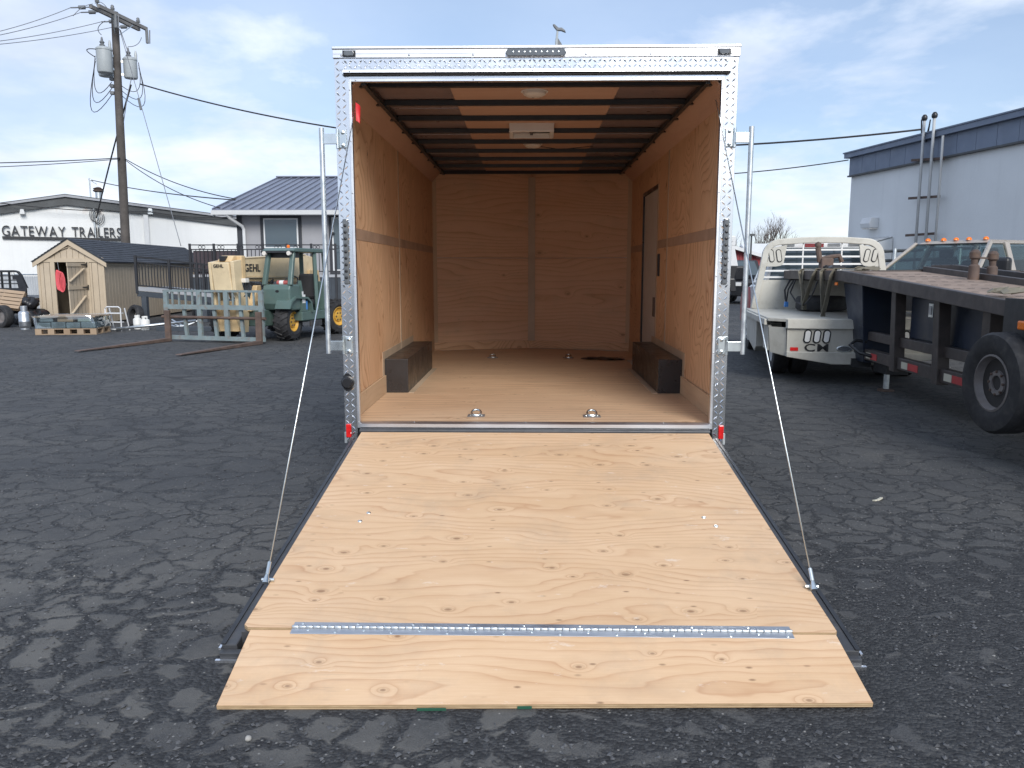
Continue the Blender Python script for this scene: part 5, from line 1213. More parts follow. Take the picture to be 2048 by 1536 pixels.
for i, (px, py, s_, lab) in enumerate(((70, 640, .34, 'black lumpy bag heaped between the silver cylinder and shed'), (60, 612, .22, 'dark bundle lying on top of the heaped bag by the shed'))):
    p = W(px, py, 21.2); p.z = s_ * .62 if i == 0 else .62
    def blob(u, v_, s_=s_, i=i):
        a, b = 2 * math.pi * u, math.pi * v_
        r = s_ * (1 + .18 * math.sin(3 * a + i) * math.sin(b * 2) + .1 * math.sin(7 * a + 5 * b))
        return (r * math.sin(b) * math.cos(a), r * math.sin(b) * math.sin(a), .72 * r * math.cos(b))
    tag(put('bag', MB().grid(blob, 28, 16), M['black_plastic'], loc=tuple(p), smooth='all'), lab, 'bag')
a, b = G(232, 663), W(392, 645, 20.2)
tag(put('steel_pole', MB().tube([(a.x, a.y, .06), (b.x, b.y, .22)], .035, 10), M['galv'], smooth='all'), 'grey steel pole lying from the stool toward the telehandler', 'pole')
a, b = G(300, 664), G(420, 664)
tag(put('timber_beam', MB().bar((a.x, a.y + .4, .055), (b.x, b.y + .2, .055), .12, .11), M['skirt'], bevel=.006), 'dark beam on the asphalt behind the fork carriage', 'beam')
for i, lab in enumerate(('leftmost', 'middle', 'rightmost')):
    a = W(330 + 7 * i, 640 + 3 * i, 20.6); b = W(352 + 9 * i, 658, 20.4)
    tag(put('metal_bracket', MB().tube([(a.x, a.y, .14 + .04 * i), (b.x, b.y, .05), (b.x + .3, b.y + .1, .10 + .05 * i)], .018, 6), M['galv']), lab + ' bent galvanised bracket of three in the pile behind the fork carriage', 'bracket', 'bent brackets piled behind the forks')
# ------------------------------------------------------------------ right hand building
B0, B1 = W(1692, 540, 27.6), W(2230, 540, 17.6)
B0.z = B1.z = 0
bu = (B1 - B0).normalized(); bn = Vector((-bu.y, bu.x, 0)); 
if bn.dot(-B0) < 0: bn = -bn
def BW(px, py):
    d = _F + _R * ((px - 1024) / FPX) + _U * ((768 - py) / FPX)
    o = Vector((0, 0, CAM_H)); t = (B0 - o).dot(bn) / d.dot(bn); return o + d * t
rb = thing('warehouse_building', 'tall light grey warehouse with slate blue roof fascia on the right', 'building', tuple(B0))
def Rb(name, mb, mat, **k): return put(name, mb, mat, rb, world=True, **k)
bz = BW(1700, 322).z; bdep = -bn * 14
def bband(d0, d1, z0, z1, o0=0.0, o1=0.0):
    a, b = B0 + bu * -o0, B1 + bu * o1
    return MB().hexa([p + bn * d + Vector((0, 0, z)) for z in (z0, z1) for p, d in ((a, d0), (b, d0), (b, d1), (a, d1))])
k = MB(); q = [B0, B1, B1 + bdep, B0 + bdep]
k.hexa(q + [p + Vector((0, 0, bz)) for p in q]); Rb('wall', k, M['grey_stucco'])
fz0, fz1 = BW(1700, 352).z, BW(1700, 318).z
nb_ = 14; L_ = (B1 - B0).length
for i in range(nb_):
    a, b = B0 + bu * (L_ * i / nb_ + .006), B0 + bu * (L_ * (i + 1) / nb_ - .006)
    Rb('fascia_panel', MB().hexa([p + bn * d + Vector((0, 0, z)) for z in (fz0, fz1) for p, d in ((a, .004), (b, .004), (b, .10), (a, .10))]), M['blue_fascia'])
Rb('roof_cap', bband(-.3, .24, fz1 + .001, fz1 + .15, .12), M['blue_fascia'])
Rb('roof_lip', bband(-14, .27, fz1 + .151, fz1 + .19, .16), M['blue_fascia'])
Rb('fascia_drip', bband(.004, .13, fz0 - .05, fz0 - .001, .05), M['dark_trim'])
for px, top, r in ((1866, 240, .040), (1886, 235, .040), (1906, 272, .034)):
    t = BW(px - 2, top) + bn * .30; t2 = BW(px - 6, 330) + bn * .30; b = BW(px - 20, 520) + bn * .14
    f = BW(px - 4, 322) + bn * .30
    dwn = Vector((f.x, f.y, 0))
    Rb('conduit', MB().tube([Vector((f.x, f.y, t.z)), Vector((f.x, f.y, fz0 - .1)), Vector((f.x, f.y, .6))], r, 8), M['conduit'], smooth='all')
    if px < 1900: Rb('weatherhead', MB().lathe([(.06, -.04), (.08, 0), (.08, .06), (.04, .12), (0, .13)], 10), M['black_plastic'], loc=(f.x, f.y, t.z), smooth=True)
for py, a, b in ((318, 1836, 1901), (394, 1830, 1892), (468, 1824, 1884)):
    Rb('strut', MB().bar(BW(a, py + 3) + bn * .2, BW(b, py - 1) + bn * .2, .05, .07), M['rust_steel'])
hd_ = BW(1864, 240) + bn * .3
for i in range(4):
    Rb('drip_loop', MB().tube(arc(BW(1862 + 18 * (i % 2), 240) + bn * .3, W(1848, 258, 24.2), (.0, 0, -.18 - .10 * i)), .018, 5), M['wire'], smooth='all')
bx = BW(1748, 446)
wp = Rb('wall_light', MB().prism([(0, -.16), (.30, -.16), (.34, -.02), (.26, .16), (0, .16)], 'y', -.26, .26), M['gutter'], loc=tuple(bx), rot=(0, 0, math.atan2(bn.y, bn.x)), bevel=.02)
put('lens', MB().box(.02, .27, -.22, .22, -.20, -.165), M['dome'], wp)
# lean-to awning
aw = thing('awning', 'small white corrugated lean-to roof on the warehouse wall behind the flatbed', 'awning', tuple(BW(1720, 520)))
A0, A1 = BW(1706, 478), BW(1786, 470); az = A0.z; A1.z = az
o_ = bn * 1.5 + Vector((0, 0, -.36))
kk = MB(); n = 22
for i in range(n):
    a, b = A0.lerp(A1, i / n), A0.lerp(A1, (i + 1) / n - .008)
    put('roof_sheet', MB().hexa([a + Vector((0, 0, -.02)), b + Vector((0, 0, -.02)), b + o_ + Vector((0, 0, -.02)), a + o_ + Vector((0, 0, -.02)), a + Vector((0, 0, .012 * (i % 2))), b + Vector((0, 0, .012 * (i % 2))), b + o_ + Vector((0, 0, .012 * (i % 2))), a + o_ + Vector((0, 0, .012 * (i % 2)))]), M['gutter'], aw, world=True)
put('beam', MB().bar(A0 + o_ * .97 + Vector((0, 0, -.08)), A1 + o_ * .97 + Vector((0, 0, -.08)), .06, .1), M['dark_wood'], aw, world=True)
for p in (A0, A1): put('post', MB().bar(Vector((p.x, p.y, 0)) + bn * 1.45, p + bn * 1.45 + Vector((0, 0, -.45)), .09), M['dark_wood'], aw, world=True)
p = A1; put('side_panel', MB().hexa([p + bn * .02 + Vector((0, 0, -1.9)), p + bn * 1.4 + Vector((0, 0, -1.9)), p + bn * 1.4 + bu * .03 + Vector((0, 0, -1.9)), p + bn * .02 + bu * .03 + Vector((0, 0, -1.9)), p + bn * .02 + Vector((0, 0, -.05)), p + bn * 1.4 + Vector((0, 0, -.40)), p + bn * 1.4 + bu * .03 + Vector((0, 0, -.40)), p + bn * .02 + bu * .03 + Vector((0, 0, -.05))]), M['grey_stucco'], aw, world=True)
cf = thing('pipe_fence', 'dark pipe rail fence in front of the warehouse wall', 'fence', tuple(G(1790, 610)))
for py in (503, 522): put('rail', MB().tube([W(1735, py + 1, 20.5), W(1960, py - 8, 19.0)], .04, 8), M['dark_trim'], cf, world=True)
for px in (1738, 1790, 1850, 1920):
    p = W(px, 502, 20.3 - (px - 1738) * .006); put('post', MB().tube([(p.x, p.y, 0), (p.x, p.y, p.z + .06)], .045, 8), M['galv'], cf, world=True)

# ------------------------------------------------------------------ far things between trailer and flatbed
bn_ = thing('red_barn', 'dark red barn with white roof trim far behind the flatbed truck', 'barn', (17, 60, 0))
x0, x1 = W(1400, 540, 60).x, W(1512, 540, 60).x
zr = W(1440, 480, 60).z; ze = W(1510, 514, 60).z
for i in range(20):
    a, b = x0 + (x1 - x0) * i / 20, x0 + (x1 - x0) * (i + 1) / 20 - .03
    zt = ze + (zr - ze) * (1 - ((a + b) / 2 - x0) / (x1 - x0))
    put('siding_board', MB().box(a, b, 60, 60.05, 0, zt), M['barn_red'], bn_, world=True)
put('wall', MB().prism([(x0, 0), (x1, 0), (x1, ze), (x0, zr)], 'y', 60.06, 70), M['barn_red'], bn_, world=True)
put('roof', MB().prism([(x0, zr + .02), (x1 + .5, ze - .1), (x1 + .5, ze + .15), (x0, zr + .27)], 'y', 59.5, 70.5), M['gutter'], bn_, world=True)
for pz in (1.3, 2.0): put('white_trim', MB().box(x0, x1, 59.93, 59.99, pz, pz + .08), M['gutter'], bn_, world=True)
put('garage_opening', MB().box(x0 + 1.2, x0 + 3.2, 59.9, 59.985, .0, 1.9), M['dark_trim'], bn_, world=True)
wh = thing('white_shed', 'low white roofed shed right of the red barn', 'shed', (W(1520, 540, 66).x, 66, 0))
a, b = W(1500, 540, 66).x, W(1580, 540, 66).x
put('wall', MB().box(a, b, 66, 70, 0, 2.6), M['barn_red'], wh, world=True)
put('roof', MB().prism([(65.6, 2.55), (68, 3.5), (70.4, 2.55), (70.4, 2.7), (68, 3.7), (65.6, 2.7)], 'x', a - .3, b + .3), M['gutter'], wh, world=True)
def bare_tree(label, x, y, h, seed):
    rnd = random.Random(seed); o = thing('bare_tree', label, 'tree', (x, y, 0), group='bare trees beyond the yard')
    tr = MB(); br = MB()
    def grow(p, d, L, r, lev):
        n = 3; pts = [p]; q = p.copy(); dd = d.copy()
        for i in range(n):
            dd = (dd + Vector((rnd.uniform(-.2, .2), rnd.uniform(-.2, .2), rnd.uniform(-.04, .16)))).normalized(); q = q + dd * (L / n); pts.append(q.copy())
        rs = [r * (1 - .45 * i / n) for i in range(n + 1)]
        (tr if lev == 0 else br).tube(pts, rs, 6 if lev < 2 else 4)
        if lev >= 5: return
        for i in range(4 if lev == 0 else 3):
            t = rnd.uniform(.35, 1.0) if i else 1.0
            b = p.lerp(q, t); ang = rnd.uniform(0, 6.28); sp = rnd.uniform(.35, .85) if i else .25
            nd = (dd + Vector((math.cos(ang) * sp, math.sin(ang) * sp, rnd.uniform(-.05, .25)))).normalized()
            grow(b, nd, L * rnd.uniform(.58, .78), r * .52, lev + 1)
    grow(Vector((0, 0, 0)), Vector((0, 0, 1)), h * .36, h * .030, 0)
    put('trunk', tr, M['bark'], o); stuff(put('branches', br, M['bark'], o))
for i, (px, Y, h, lab) in enumerate(((1545, 75, 7.2, 'largest bare tree rising above the flatbed headache rack'), (1520, 72, 6.0, 'bare tree just left of the largest one behind the flatbed'), (1486, 80, 5.4, 'small bare tree right beside the galvanised pipe'), (1600, 88, 5.5, 'low distant bare tree right of the tallest one'))):
    bare_tree(lab, W(px, 540, Y).x, Y, h, 5 + i)
dp = thing('street_pole', 'thin dark pole with a small head far behind the folding arm', 'pole', (W(1503, 540, 45).x, 45, 0))
pt_ = W(1503, 472, 45); put('shaft', MB().tube([(pt_.x, 45, 0), tuple(pt_)], .05, 8), M['dark_trim'], dp, world=True); put('head', MB().box(pt_.x - .16, pt_.x + .16, 44.9, 45.1, pt_.z, pt_.z + .12), M['dark_trim'], dp, world=True)
# bird shaped wind vane on a mast behind the trailer
wv_ = thing('wind_vane', 'dark bird shaped wind vane on a mast above the trailer roof', 'wind vane', (W(1112, 540, 26).x, 26, 0))
a = W(1113, 84, 26); put('mast', MB().tube([(a.x, 26, 0), tuple(a), tuple(W(1115, 62, 26))], [.06, .045, .03], 8), M['xfmr'], wv_, world=True)
k = MB(); pts = [(-.17, .16), (-.10, .17), (.02, .06), (.12, .07), (.22, -.01), (.25, -.09), (.10, -.03), (-.03, -.03), (-.13, .08)]
put('bird', MB().prism(pts, 'y', -.05, .05), M['insulator'], wv_, loc=(0, 0, W(1115, 60, 26).z), bevel=.025)
put('vane_tail', MB().prism([(-.02, -.05), (.17, -.34), (-.02, -.34)], 'y', -.015, .015), M['insulator'], wv_, loc=(0, 0, W(1115, 70, 26).z))

# ------------------------------------------------------------------ khaki flatbed truck
ft_h = rad(90 - 9)
FT = thing('flatbed_truck', 'khaki flatbed pickup truck with louvred headache rack seen from behind', 'truck', (4.53, 11.62, 0), ft_h)
def Ft(name, mb, mat='beige_truck', **k): return put(name, mb, M[mat], FT, **k)
def lug_wheel(par, loc, R, w, rimmat, side=1, rz=0.0, hole=True, disc=.1):
    t = put('wheel', wheel_mesh(R, w, R * .56, 40), M['rubber'], par, loc=loc, rot=(0, 0, rz), smooth=True)
    s_ = side
    put('rim', MB().lathe([(R * .57, s_ * w * .42), (R * .53, s_ * w * .44), (R * .50, s_ * w * .2), (R * .44, s_ * w * (disc - .06)), (R * .26, s_ * w * disc), (R * .24, s_ * w * (disc + .12)), (R * .15, s_ * w * (disc + .12)), (R * .145, s_ * w * (disc + .0)), (0, s_ * w * (disc + .0))], 32, axis='y', cap0=False), M[rimmat], t, smooth=True)
    for i in range(8):
        a = 2 * math.pi * i / 8 + .2; put('vent_hole', MB().lathe([(R * .055, 0), (R * .055, .004)], 10, axis='y'), M['rubber_seal'], t, loc=(R * .36 * math.cos(a), s_ * (w * (disc - .01)), R * .36 * math.sin(a)))
    for i in range(8):
        a = 2 * math.pi * i / 8; put('lug_nut', MB().lathe([(R * .028, 0), (R * .028, .018), (0, .022)] if s_ > 0 else [(R * .028, 0), (R * .028, -.018), (0, -.022)], 6, axis='y'), M['rust_steel'], t, loc=(R * .225 * math.cos(a), s_ * (w * (disc + .08)), R * .225 * math.sin(a)))
    for q_, h_ in ((.66, .50), (.80, .515), (.90, .485)):
        put('sidewall_ring', MB().lathe([(R * (q_ - .012), s_ * w * (h_ - .02)), (R * q_, s_ * (w * h_ + .006)), (R * (q_ + .012), s_ * w * (h_ - .025))], 40, axis='y', cap0=False), M['rubber'], t, smooth=True) if False else None
    stuff(put('tread_grooves', MB().lathe([(R + .001, -w * .18), (R + .001, -w * .15)], 40, axis='y', closed=False).lathe([(R + .001, w * .15), (R + .001, w * .18)], 40, axis='y'), M['rubber_seal'], t))
    return t
for s_ in (-1, 1):
    lug_wheel(FT, (0, s_ * .86, .385), .385, .23, 'white_plastic', s_); lug_wheel(FT, (0, s_ * .60, .385), .385, .23, 'rim_grey', s_)
    lug_wheel(FT, (3.62, s_ * .80, .385), .385, .24, 'white_plastic', s_, disc=.5)
DZ = .865
Ft('deck', MB().prism([(-1.16, .95), (-.98, 1.16), (1.85, 1.16), (1.85, -1.16), (-.98, -1.16), (-1.16, -.95)], 'z', DZ - .045, DZ), bevel=.006)
for s_ in (-1, 1):
    Ft('rub_rail', MB().box(-.95, 1.84, min(s_ * 1.161, s_ * 1.20), max(s_ * 1.161, s_ * 1.20), DZ - .10, DZ - .02), bevel=.006)
    Ft('corner_panel', MB().hexa([(-1.12, s_ * .92, .36), (-.96, s_ * 1.11, .40), (-.93, s_ * 1.09, .40), (-1.08, s_ * .90, .36), (-1.14, s_ * .94, DZ - .12), (-.97, s_ * 1.14, DZ - .12), (-.93, s_ * 1.12, DZ - .12), (-1.09, s_ * .92, DZ - .12)]))
    Ft('side_skirt', MB().box(-.93, -.46, min(s_ * 1.10, s_ * 1.14), max(s_ * 1.10, s_ * 1.14), .42, DZ - .101))
    Ft('tool_box', MB().prism([(.47, .34), (.62, .26), (1.70, .40), (1.80, .52), (1.80, DZ - .101), (.47, DZ - .101)], 'y', min(s_ * .86, s_ * 1.13), max(s_ * .86, s_ * 1.13)), bevel=.01)
    Ft('wheel_arch', MB().prism([(-.50, DZ - .101), (-.47, DZ - .22), (-.40, DZ - .101)], 'y', min(s_ * .9, s_ * 1.13), max(s_ * .9, s_ * 1.13)))
Ft('rear_rail', MB().hexa([(-1.21, -.93, DZ - .125), (-1.161, -.95, DZ - .125), (-1.161, .95, DZ - .125), (-1.21, .93, DZ - .125), (-1.20, -.93, DZ - .01), (-1.161, -.95, DZ - .01), (-1.161, .95, DZ - .01), (-1.20, .93, DZ - .01)]))
Ft('rear_panel', MB().hexa([(-1.15, -.92, .37), (-1.09, -.92, .37), (-1.09, .92, .37), (-1.15, .92, .37), (-1.17, -.93, DZ - .13), (-1.11, -.93, DZ - .13), (-1.11, .93, DZ - .13), (-1.17, .93, DZ - .13)]))
Ft('bumper', MB().prism([(.93, .43), (.93, .36), (.35, .27), (-.35, .27), (-.93, .36), (-.93, .43)], 'x', -1.20, -1.10), bevel=.008)
def oval(name, par, x, y, z, w, h, mat, d=.012, tilt=0.0, n=12):
    pts = [(w / 2 * math.cos(t) if abs(math.cos(t)) > 1e-6 else 0, (h / 2 - w / 2) * (1 if math.sin(t) >= 0 else -1) + w / 2 * math.sin(t)) for t in [2 * math.pi * i / (2 * n) for i in range(2 * n)]]
    pts = [(a * math.cos(tilt) - b * math.sin(tilt) + y, a * math.sin(tilt) + b * math.cos(tilt) + z) for a, b in pts]
    return put(name, MB().prism(pts, 'x', x - d, x), M[mat], par)
for i, y in enumerate((.67, .55, .43)):
    o = oval('light_ring', FT, -1.162, y, .635, .10, .185, 'black_plastic', .010, rad(6)); oval('tail_light', FT, -1.174, y, .635, .065, .15, 'white_plastic', .008, rad(6))
    oval('light_ring', FT, -1.162, -y, .635, .10, .185, 'black_plastic', .010, rad(-6)); oval('tail_light', FT, -1.174, -y, .635, .065, .15, 'white_plastic', .008, rad(-6))
for s_ in (-1, 1): Ft('reflector', MB().box(-1.165, -1.151, s_ * .83 - .05, s_ * .83 + .05, .44, .485), 'red_lens')
wr = WM[FT.name]; rx = wr.to_3x3() @ Vector((0, -1, 0))
letters('CM', .14, .004, M['sign_black'], FT, wr @ Vector((-1.160, .70, .437)), rx, gap=.14, width=.30, bold=.012)
Ft('badge', MB().lathe([(.10, 0), (.10, .006), (.085, .008), (.085, .004), (0, .004)], 24, axis='x'), 'zinc', loc=(-1.160, .20, .475), rot=(0, 0, rad(180)), scale=(1, 1.0, .42))
Ft('badge_face', MB().lathe([(.082, 0), (.082, .003)], 24, axis='x'), 'smoke_lens', loc=(-1.171, .20, .475), scale=(1, 1.0, .40))
Ft('hitch_box', MB().box(-1.25, -1.0, -.12, .12, .25, .36), 'black_steel'); 
Ft('hitch_plate', MB().box(-1.262, -1.251, -.26, -.02, .40, .54), 'beige_truck')
# headache rack at the front of the deck, its top frame rounded
RXf = 1.66; rb0, rt0 = 1.04, .86
def rackpt(s_, z): return s_ * (rb0 + (rt0 - rb0) * ((z - DZ) / (1.95 - DZ)))
path = []
for s_ in (1, -1):
    pts = [(rackpt(s_, DZ), DZ), (rackpt(s_, 1.3), 1.3), (rackpt(s_, 1.72), 1.72)]
    cx, cz, rr = rackpt(s_, 1.72) - s_ * .24, 1.72, .24
    for i in range(1, 7): a = math.pi / 2 * i / 6; pts.append((cx + s_ * rr * math.cos(a), cz + rr * math.sin(a)))
    path.append(pts)
full = path[0] + [(.3, 1.985), (0, 1.99), (-.3, 1.985)] + path[1][::-1]
fr_ = MB()
for i in range(len(full) - 1):
    (y0, z0), (y1, z1) = full[i], full[i + 1]
    d = Vector((0, y1 - y0, z1 - z0)).normalized(); nn = Vector((0, -d.z, d.y)) * .05
    if i == 0: prevn = nn
    d2 = Vector((0, full[min(i + 2, len(full) - 1)][0] - y1, full[min(i + 2, len(full) - 1)][1] - z1)); d2 = d2.normalized() if d2.length > 1e-6 else d
    n2 = (d + d2).normalized(); n2 = Vector((0, -n2.z, n2.y)) * .05
    P_ = [Vector((x, y0, z0)) + sgn * prevn for x in (RXf - .05, RXf + .05) for sgn in (-1, 1)]; Q_ = [Vector((x, y1, z1)) + sgn * n2 for x in (RXf - .05, RXf + .05) for sgn in (-1, 1)]
    fr_.hexa([P_[0], P_[1], P_[3], P_[2], Q_[0], Q_[1], Q_[3], Q_[2]]); prevn = n2
Ft('rack_frame', fr_, bevel=.012)
Ft('rack_panel', MB().prism([(rackpt(1, DZ) - .05, DZ + .001), (rackpt(1, 1.34) - .05, 1.34), (rackpt(-1, 1.34) + .05, 1.34), (rackpt(-1, DZ) + .05, DZ + .001)], 'x', RXf - .02, RXf + .02))
for s_ in (-1, 1):
    ys = s_ * .86
    Ft('rack_gusset', MB().prism([(rackpt(s_, 1.60) - s_ * .05, 1.60), (rackpt(s_, 1.85) - s_ * .08, 1.86), (s_ * .56, 1.91), (s_ * .60, 1.62), (s_ * .64, 1.575), (s_ * .72, 1.56), (rackpt(s_, 1.56) - s_ * .05, 1.56)], 'x', RXf - .035, RXf + .02))
    for j in (0, 1):
        y = s_ * (.68 + .12 * j); oval('rack_light_ring', FT, RXf - .036, y, 1.735, .085, .215, 'black_plastic', .008, rad(-10 * s_)); oval('rack_light', FT, RXf - .046, y, 1.735, .06, .185, 'beige_truck', .006, rad(-10 * s_))
for z, w_ in ((1.83, .58), (1.72, .60), (1.60, .88), (1.49, .92), (1.385, .94)):
    Ft('rack_bar', MB().box(RXf - .02, RXf + .02, -w_, w_, z - .014, z + .014), 'white_plastic')
for y in (.30, -.30): Ft('rack_upright', MB().box(RXf - .015, RXf + .015, y - .01, y + .01, 1.34, 1.95), 'white_plastic')
Ft('brake_light', MB().box(RXf + .10, RXf + .14, -.04, .26, 1.875, 1.935), 'red_lens', bevel=.006)
for y in (.52, -.2, -.52): Ft('cargo_light', MB().box(RXf + .10, RXf + .14, y - .10, y + .10, 1.88, 1.935), 'white_plastic', bevel=.01)
# cab ahead of the rack
cp = [(1.92, .55), (4.55, .50), (4.62, .95), (4.50, 1.10), (3.35, 1.22), (2.62, 1.93), (2.45, 1.985), (2.05, 1.985), (1.94, 1.90), (1.90, 1.2)]
Ft('cab_body', MB().prism([(1.92, .42), (4.58, .42), (4.66, .95), (4.52, 1.10), (3.30, 1.24), (1.90, 1.24)], 'y', -.93, .93), 'white_truck', bevel=.05, seg=3)
k = MB().hexa([(1.90, -.90, 1.241), (3.30, -.90, 1.241), (3.30, .90, 1.241), (1.90, .90, 1.241), (1.98, -.70, 1.975), (2.66, -.70, 1.975), (2.66, .70, 1.975), (1.98, .70, 1.975)])
Ft('cab_pillars', k, 'white_truck', bevel=.04)
for s_ in (-1, 1):
    def sd(x, z): t = (z - 1.24) / .735; return (x, s_ * (.904 - .20 * t), z)
    pts = [sd(2.02, 1.28), sd(3.02, 1.28), sd(2.60, 1.90), sd(2.04, 1.90)]
    o = Vector((0, s_ * .004, 0))
    Ft('side_window', MB().hexa([Vector(p) - o for p in pts] + [Vector(p) + o for p in pts]), 'window')
    Ft('front_fender', MB().prism([(3.02, .50), (3.10, .95), (3.32, 1.20), (4.40, 1.08), (4.60, .92), (4.55, .50), (4.06, .50), (3.95, .72), (3.62, .84), (3.30, .72), (3.20, .50)], 'y', min(s_ * .92, s_ * .965), max(s_ * .92, s_ * .965)), 'red_truck', bevel=.02)
    m = Ft('side_mirror', MB().box(3.0, 3.12, min(s_ * 1.06, s_ * 1.26), max(s_ * 1.06, s_ * 1.26), 1.30, 1.58), 'black_plastic', bevel=.04)
    put('mirror_arm', MB().box(3.03, 3.08, min(s_ * .9, s_ * 1.06), max(s_ * .9, s_ * 1.06), 1.34, 1.39), M['black_plastic'], m)
    Ft('door', MB().box(2.04, 3.0, min(s_ * .931, s_ * .945), max(s_ * .931, s_ * .945), .48, 1.22), 'white_truck', bevel=.01)
    Ft('fuel_step', MB().box(2.1, 3.3, min(s_ * .93, s_ * 1.05), max(s_ * .93, s_ * 1.05), .30, .36), 'zinc')
Ft('rear_window', MB().hexa([(1.898, -.80, 1.27), (1.903, -.80, 1.27), (1.903, .80, 1.27), (1.898, .80, 1.27), (1.955, -.66, 1.87), (1.960, -.66, 1.87), (1.960, .66, 1.87), (1.955, .66, 1.87)]), 'window')
Ft('chassis', MB().box(-1.0, 4.3, -.4, .4, .42, .56), 'black_steel')
# tyres lying on the deck
for i in range(1):
    p = wr @ Vector((1.0, .10, DZ + .122))
    tag(put('tyre', wheel_mesh(.38, .22, .24, 32), M['rubber'], loc=tuple(p), rot=(rad(90), 0, 0), smooth=True), 'black ribbed tyre lying flat on the khaki flatbed deck', 'tyre')

# ------------------------------------------------------------------ gooseneck car hauler
gh = rad(2.5); gf, gr = Vector((math.sin(gh), math.cos(gh), 0)), Vector((math.cos(gh), -math.sin(gh), 0))
GN = thing('gooseneck_trailer', 'dark steel gooseneck car hauler with rusty sloping deck over the flatbed', 'trailer', (4.09, 10.6, 0), -gh)
# local frame: y forward, x to the right (inwards), origin under the near rail at the bend
def Gn(name, mb, mat='gn_frame', **k): return put(name, mb, M[mat], GN, **k)
def zt_(y): return 1.495 + (.060 * y if y < 0 else .0)
def railz(name, x, w, y0, y1, h0, h1, mat='gn_frame', **k):
    ys = [y0] + ([0] if y0 < 0 < y1 else []) + [y1]
    poly = [(y, zt_(y) + h1) for y in ys] + [(y, zt_(y) + h0) for y in ys[::-1]]
    return Gn(name, MB().prism(poly, 'x', x, x + w), mat, **k)
railz('side_rail', 0, .07, -6.5, 2.75, -.135, 0, bevel=.006); railz('side_rail', 2.25, .07, -6.5, 2.4, -.135, 0, bevel=.006)
railz('inner_rail', 1.03, .06, -6.5, 0, -.10, .055, bevel=.006); railz('inner_rail', 1.40, .06, -6.5, .6, -.12, .075, bevel=.006)
for y0, y1 in ((-6.5, -4.6), (-4.59, -2.3), (-2.29, -.01)): railz('deck_plate', .071, .958, y0, y1, -.04, -.012, 'deck_rust')
railz('deck_plate', 1.461, .788, -6.5, -.01, -.04, -.012, 'deck_rust')
Gn('front_deck', MB().box(.071, 2.249, .01, 2.6, 1.46, 1.485), 'deck_rust')
Gn('front_beam', MB().box(.071, 2.3, 2.601, 2.72, 1.335, 1.50)); Gn('bend_beam', MB().box(.071, 2.249, -.009, .009, 1.36, 1.50))
for j in range(9):
    for i in range(6):
        y = -.55 - .42 * j; x = .16 + .135 * i + (.03 if j % 2 else 0)
        Gn('deck_slot', MB().box(x, x + .06, y - .02, y + .02, 0, .003), 'rubber_seal', loc=(0, 0, zt_(y) - .0135), rot=(0, 0, 0))
for y in (-.8, -2.4, -4.0, -5.5): Gn('cross_member', MB().box(.071, 2.249, y - .04, y + .04, zt_(y) - .134, zt_(y) - .06))
# neck column, lower rails, posts, toolbox
Gn('neck_column', MB().hexa([(.20, -.42, .33), (.50, -.42, .33), (.50, -.02, .33), (.20, -.02, .33), (.08, -.55, 1.325), (.60, -.55, 1.325), (.60, .12, 1.325), (.08, .12, 1.325)]), 'navy_box', bevel=.01)
Gn('column_label', MB().box(.30, .36, -.486, -.481, 1.02, 1.20), 'reflect_white', rot=(rad(-7.5), 0, 0), loc=(0, .115, -.045))
Gn('column_plate', MB().box(.28, .39, -.482, -.478, .84, .94), 'rust_steel', rot=(rad(-7.5), 0, 0), loc=(0, .085, -.03))
Gn('neck_post', MB().box(1.2, 1.45, .2, .45, .70, 1.34), 'navy_box'); Gn('coupler', MB().tube([(1.32, .33, .50), (1.32, .33, .75)], .07, 12), 'rust_steel')
for x in (.20, 1.98):
    Gn('lower_rail', MB().box(x, x + .10, -6.5, -.43, .375, .51), bevel=.006); Gn('mid_rail', MB().box(x + .02, x + .10, -3.4, -.43, .625, .735), bevel=.006)
for y in (-1.36, -2.43): Gn('post', MB().hexa([(.17, y - .07, .34), (.29, y - .07, .34), (.29, y + .07, .34), (.17, y + .07, .34), (.14, y - .06, zt_(y) - .136), (.26, y - .06, zt_(y) - .136), (.26, y + .06, zt_(y) - .136), (.14, y + .06, zt_(y) - .136)]), bevel=.006)
Gn('post', MB().box(.17, .29, -3.42, -3.28, .51, zt_(-3.35) - .136), bevel=.006)
for y in (-4.9, -6.3): Gn('post', MB().box(.20, .30, y - .06, y + .06, .51, zt_(y) - .136))
Gn('tool_box', MB().box(.31, 1.6, -3.26, -1.46, .69, 1.22), 'navy_box', bevel=.012)
Gn('box_door', MB().box(.292, .309, -2.35, -1.50, .745, 1.19), 'navy_box', bevel=.006)
lt = Gn('box_latch', MB().box(.28, .291, -2.05, -1.95, 1.0, 1.15), 'zinc', bevel=.004); put('latch_paddle', MB().box(.272, .279, -2.03, -1.97, 1.03, 1.12), M['rivet'], lt)
Gn('jack_leg', MB().tube([(.42, -.62, .02), (.42, -.62, .45)], .035, 10), 'galv', smooth=True); Gn('jack_foot', MB().lathe([(.10, 0), (.10, .02), (.04, .03), (0, .031)], 12), 'rust_steel', loc=(.42, -.62, 0))
Gn('jack_plate', MB().box(.30, .56, -.9, -.5, .24, .34), 'black_steel')
for y0, y1, m in ((-.50, -.64, 'reflect_white'), (-.65, -.84, 'reflect_red'), (-1.56, -1.72, 'reflect_white'), (-1.73, -1.98, 'reflect_red'), (-2.58, -2.74, 'reflect_white'), (-2.75, -3.0, 'reflect_red')):
    Gn('reflective_tape', MB().box(.196, .1995, y1, y0, .40, .475), m)
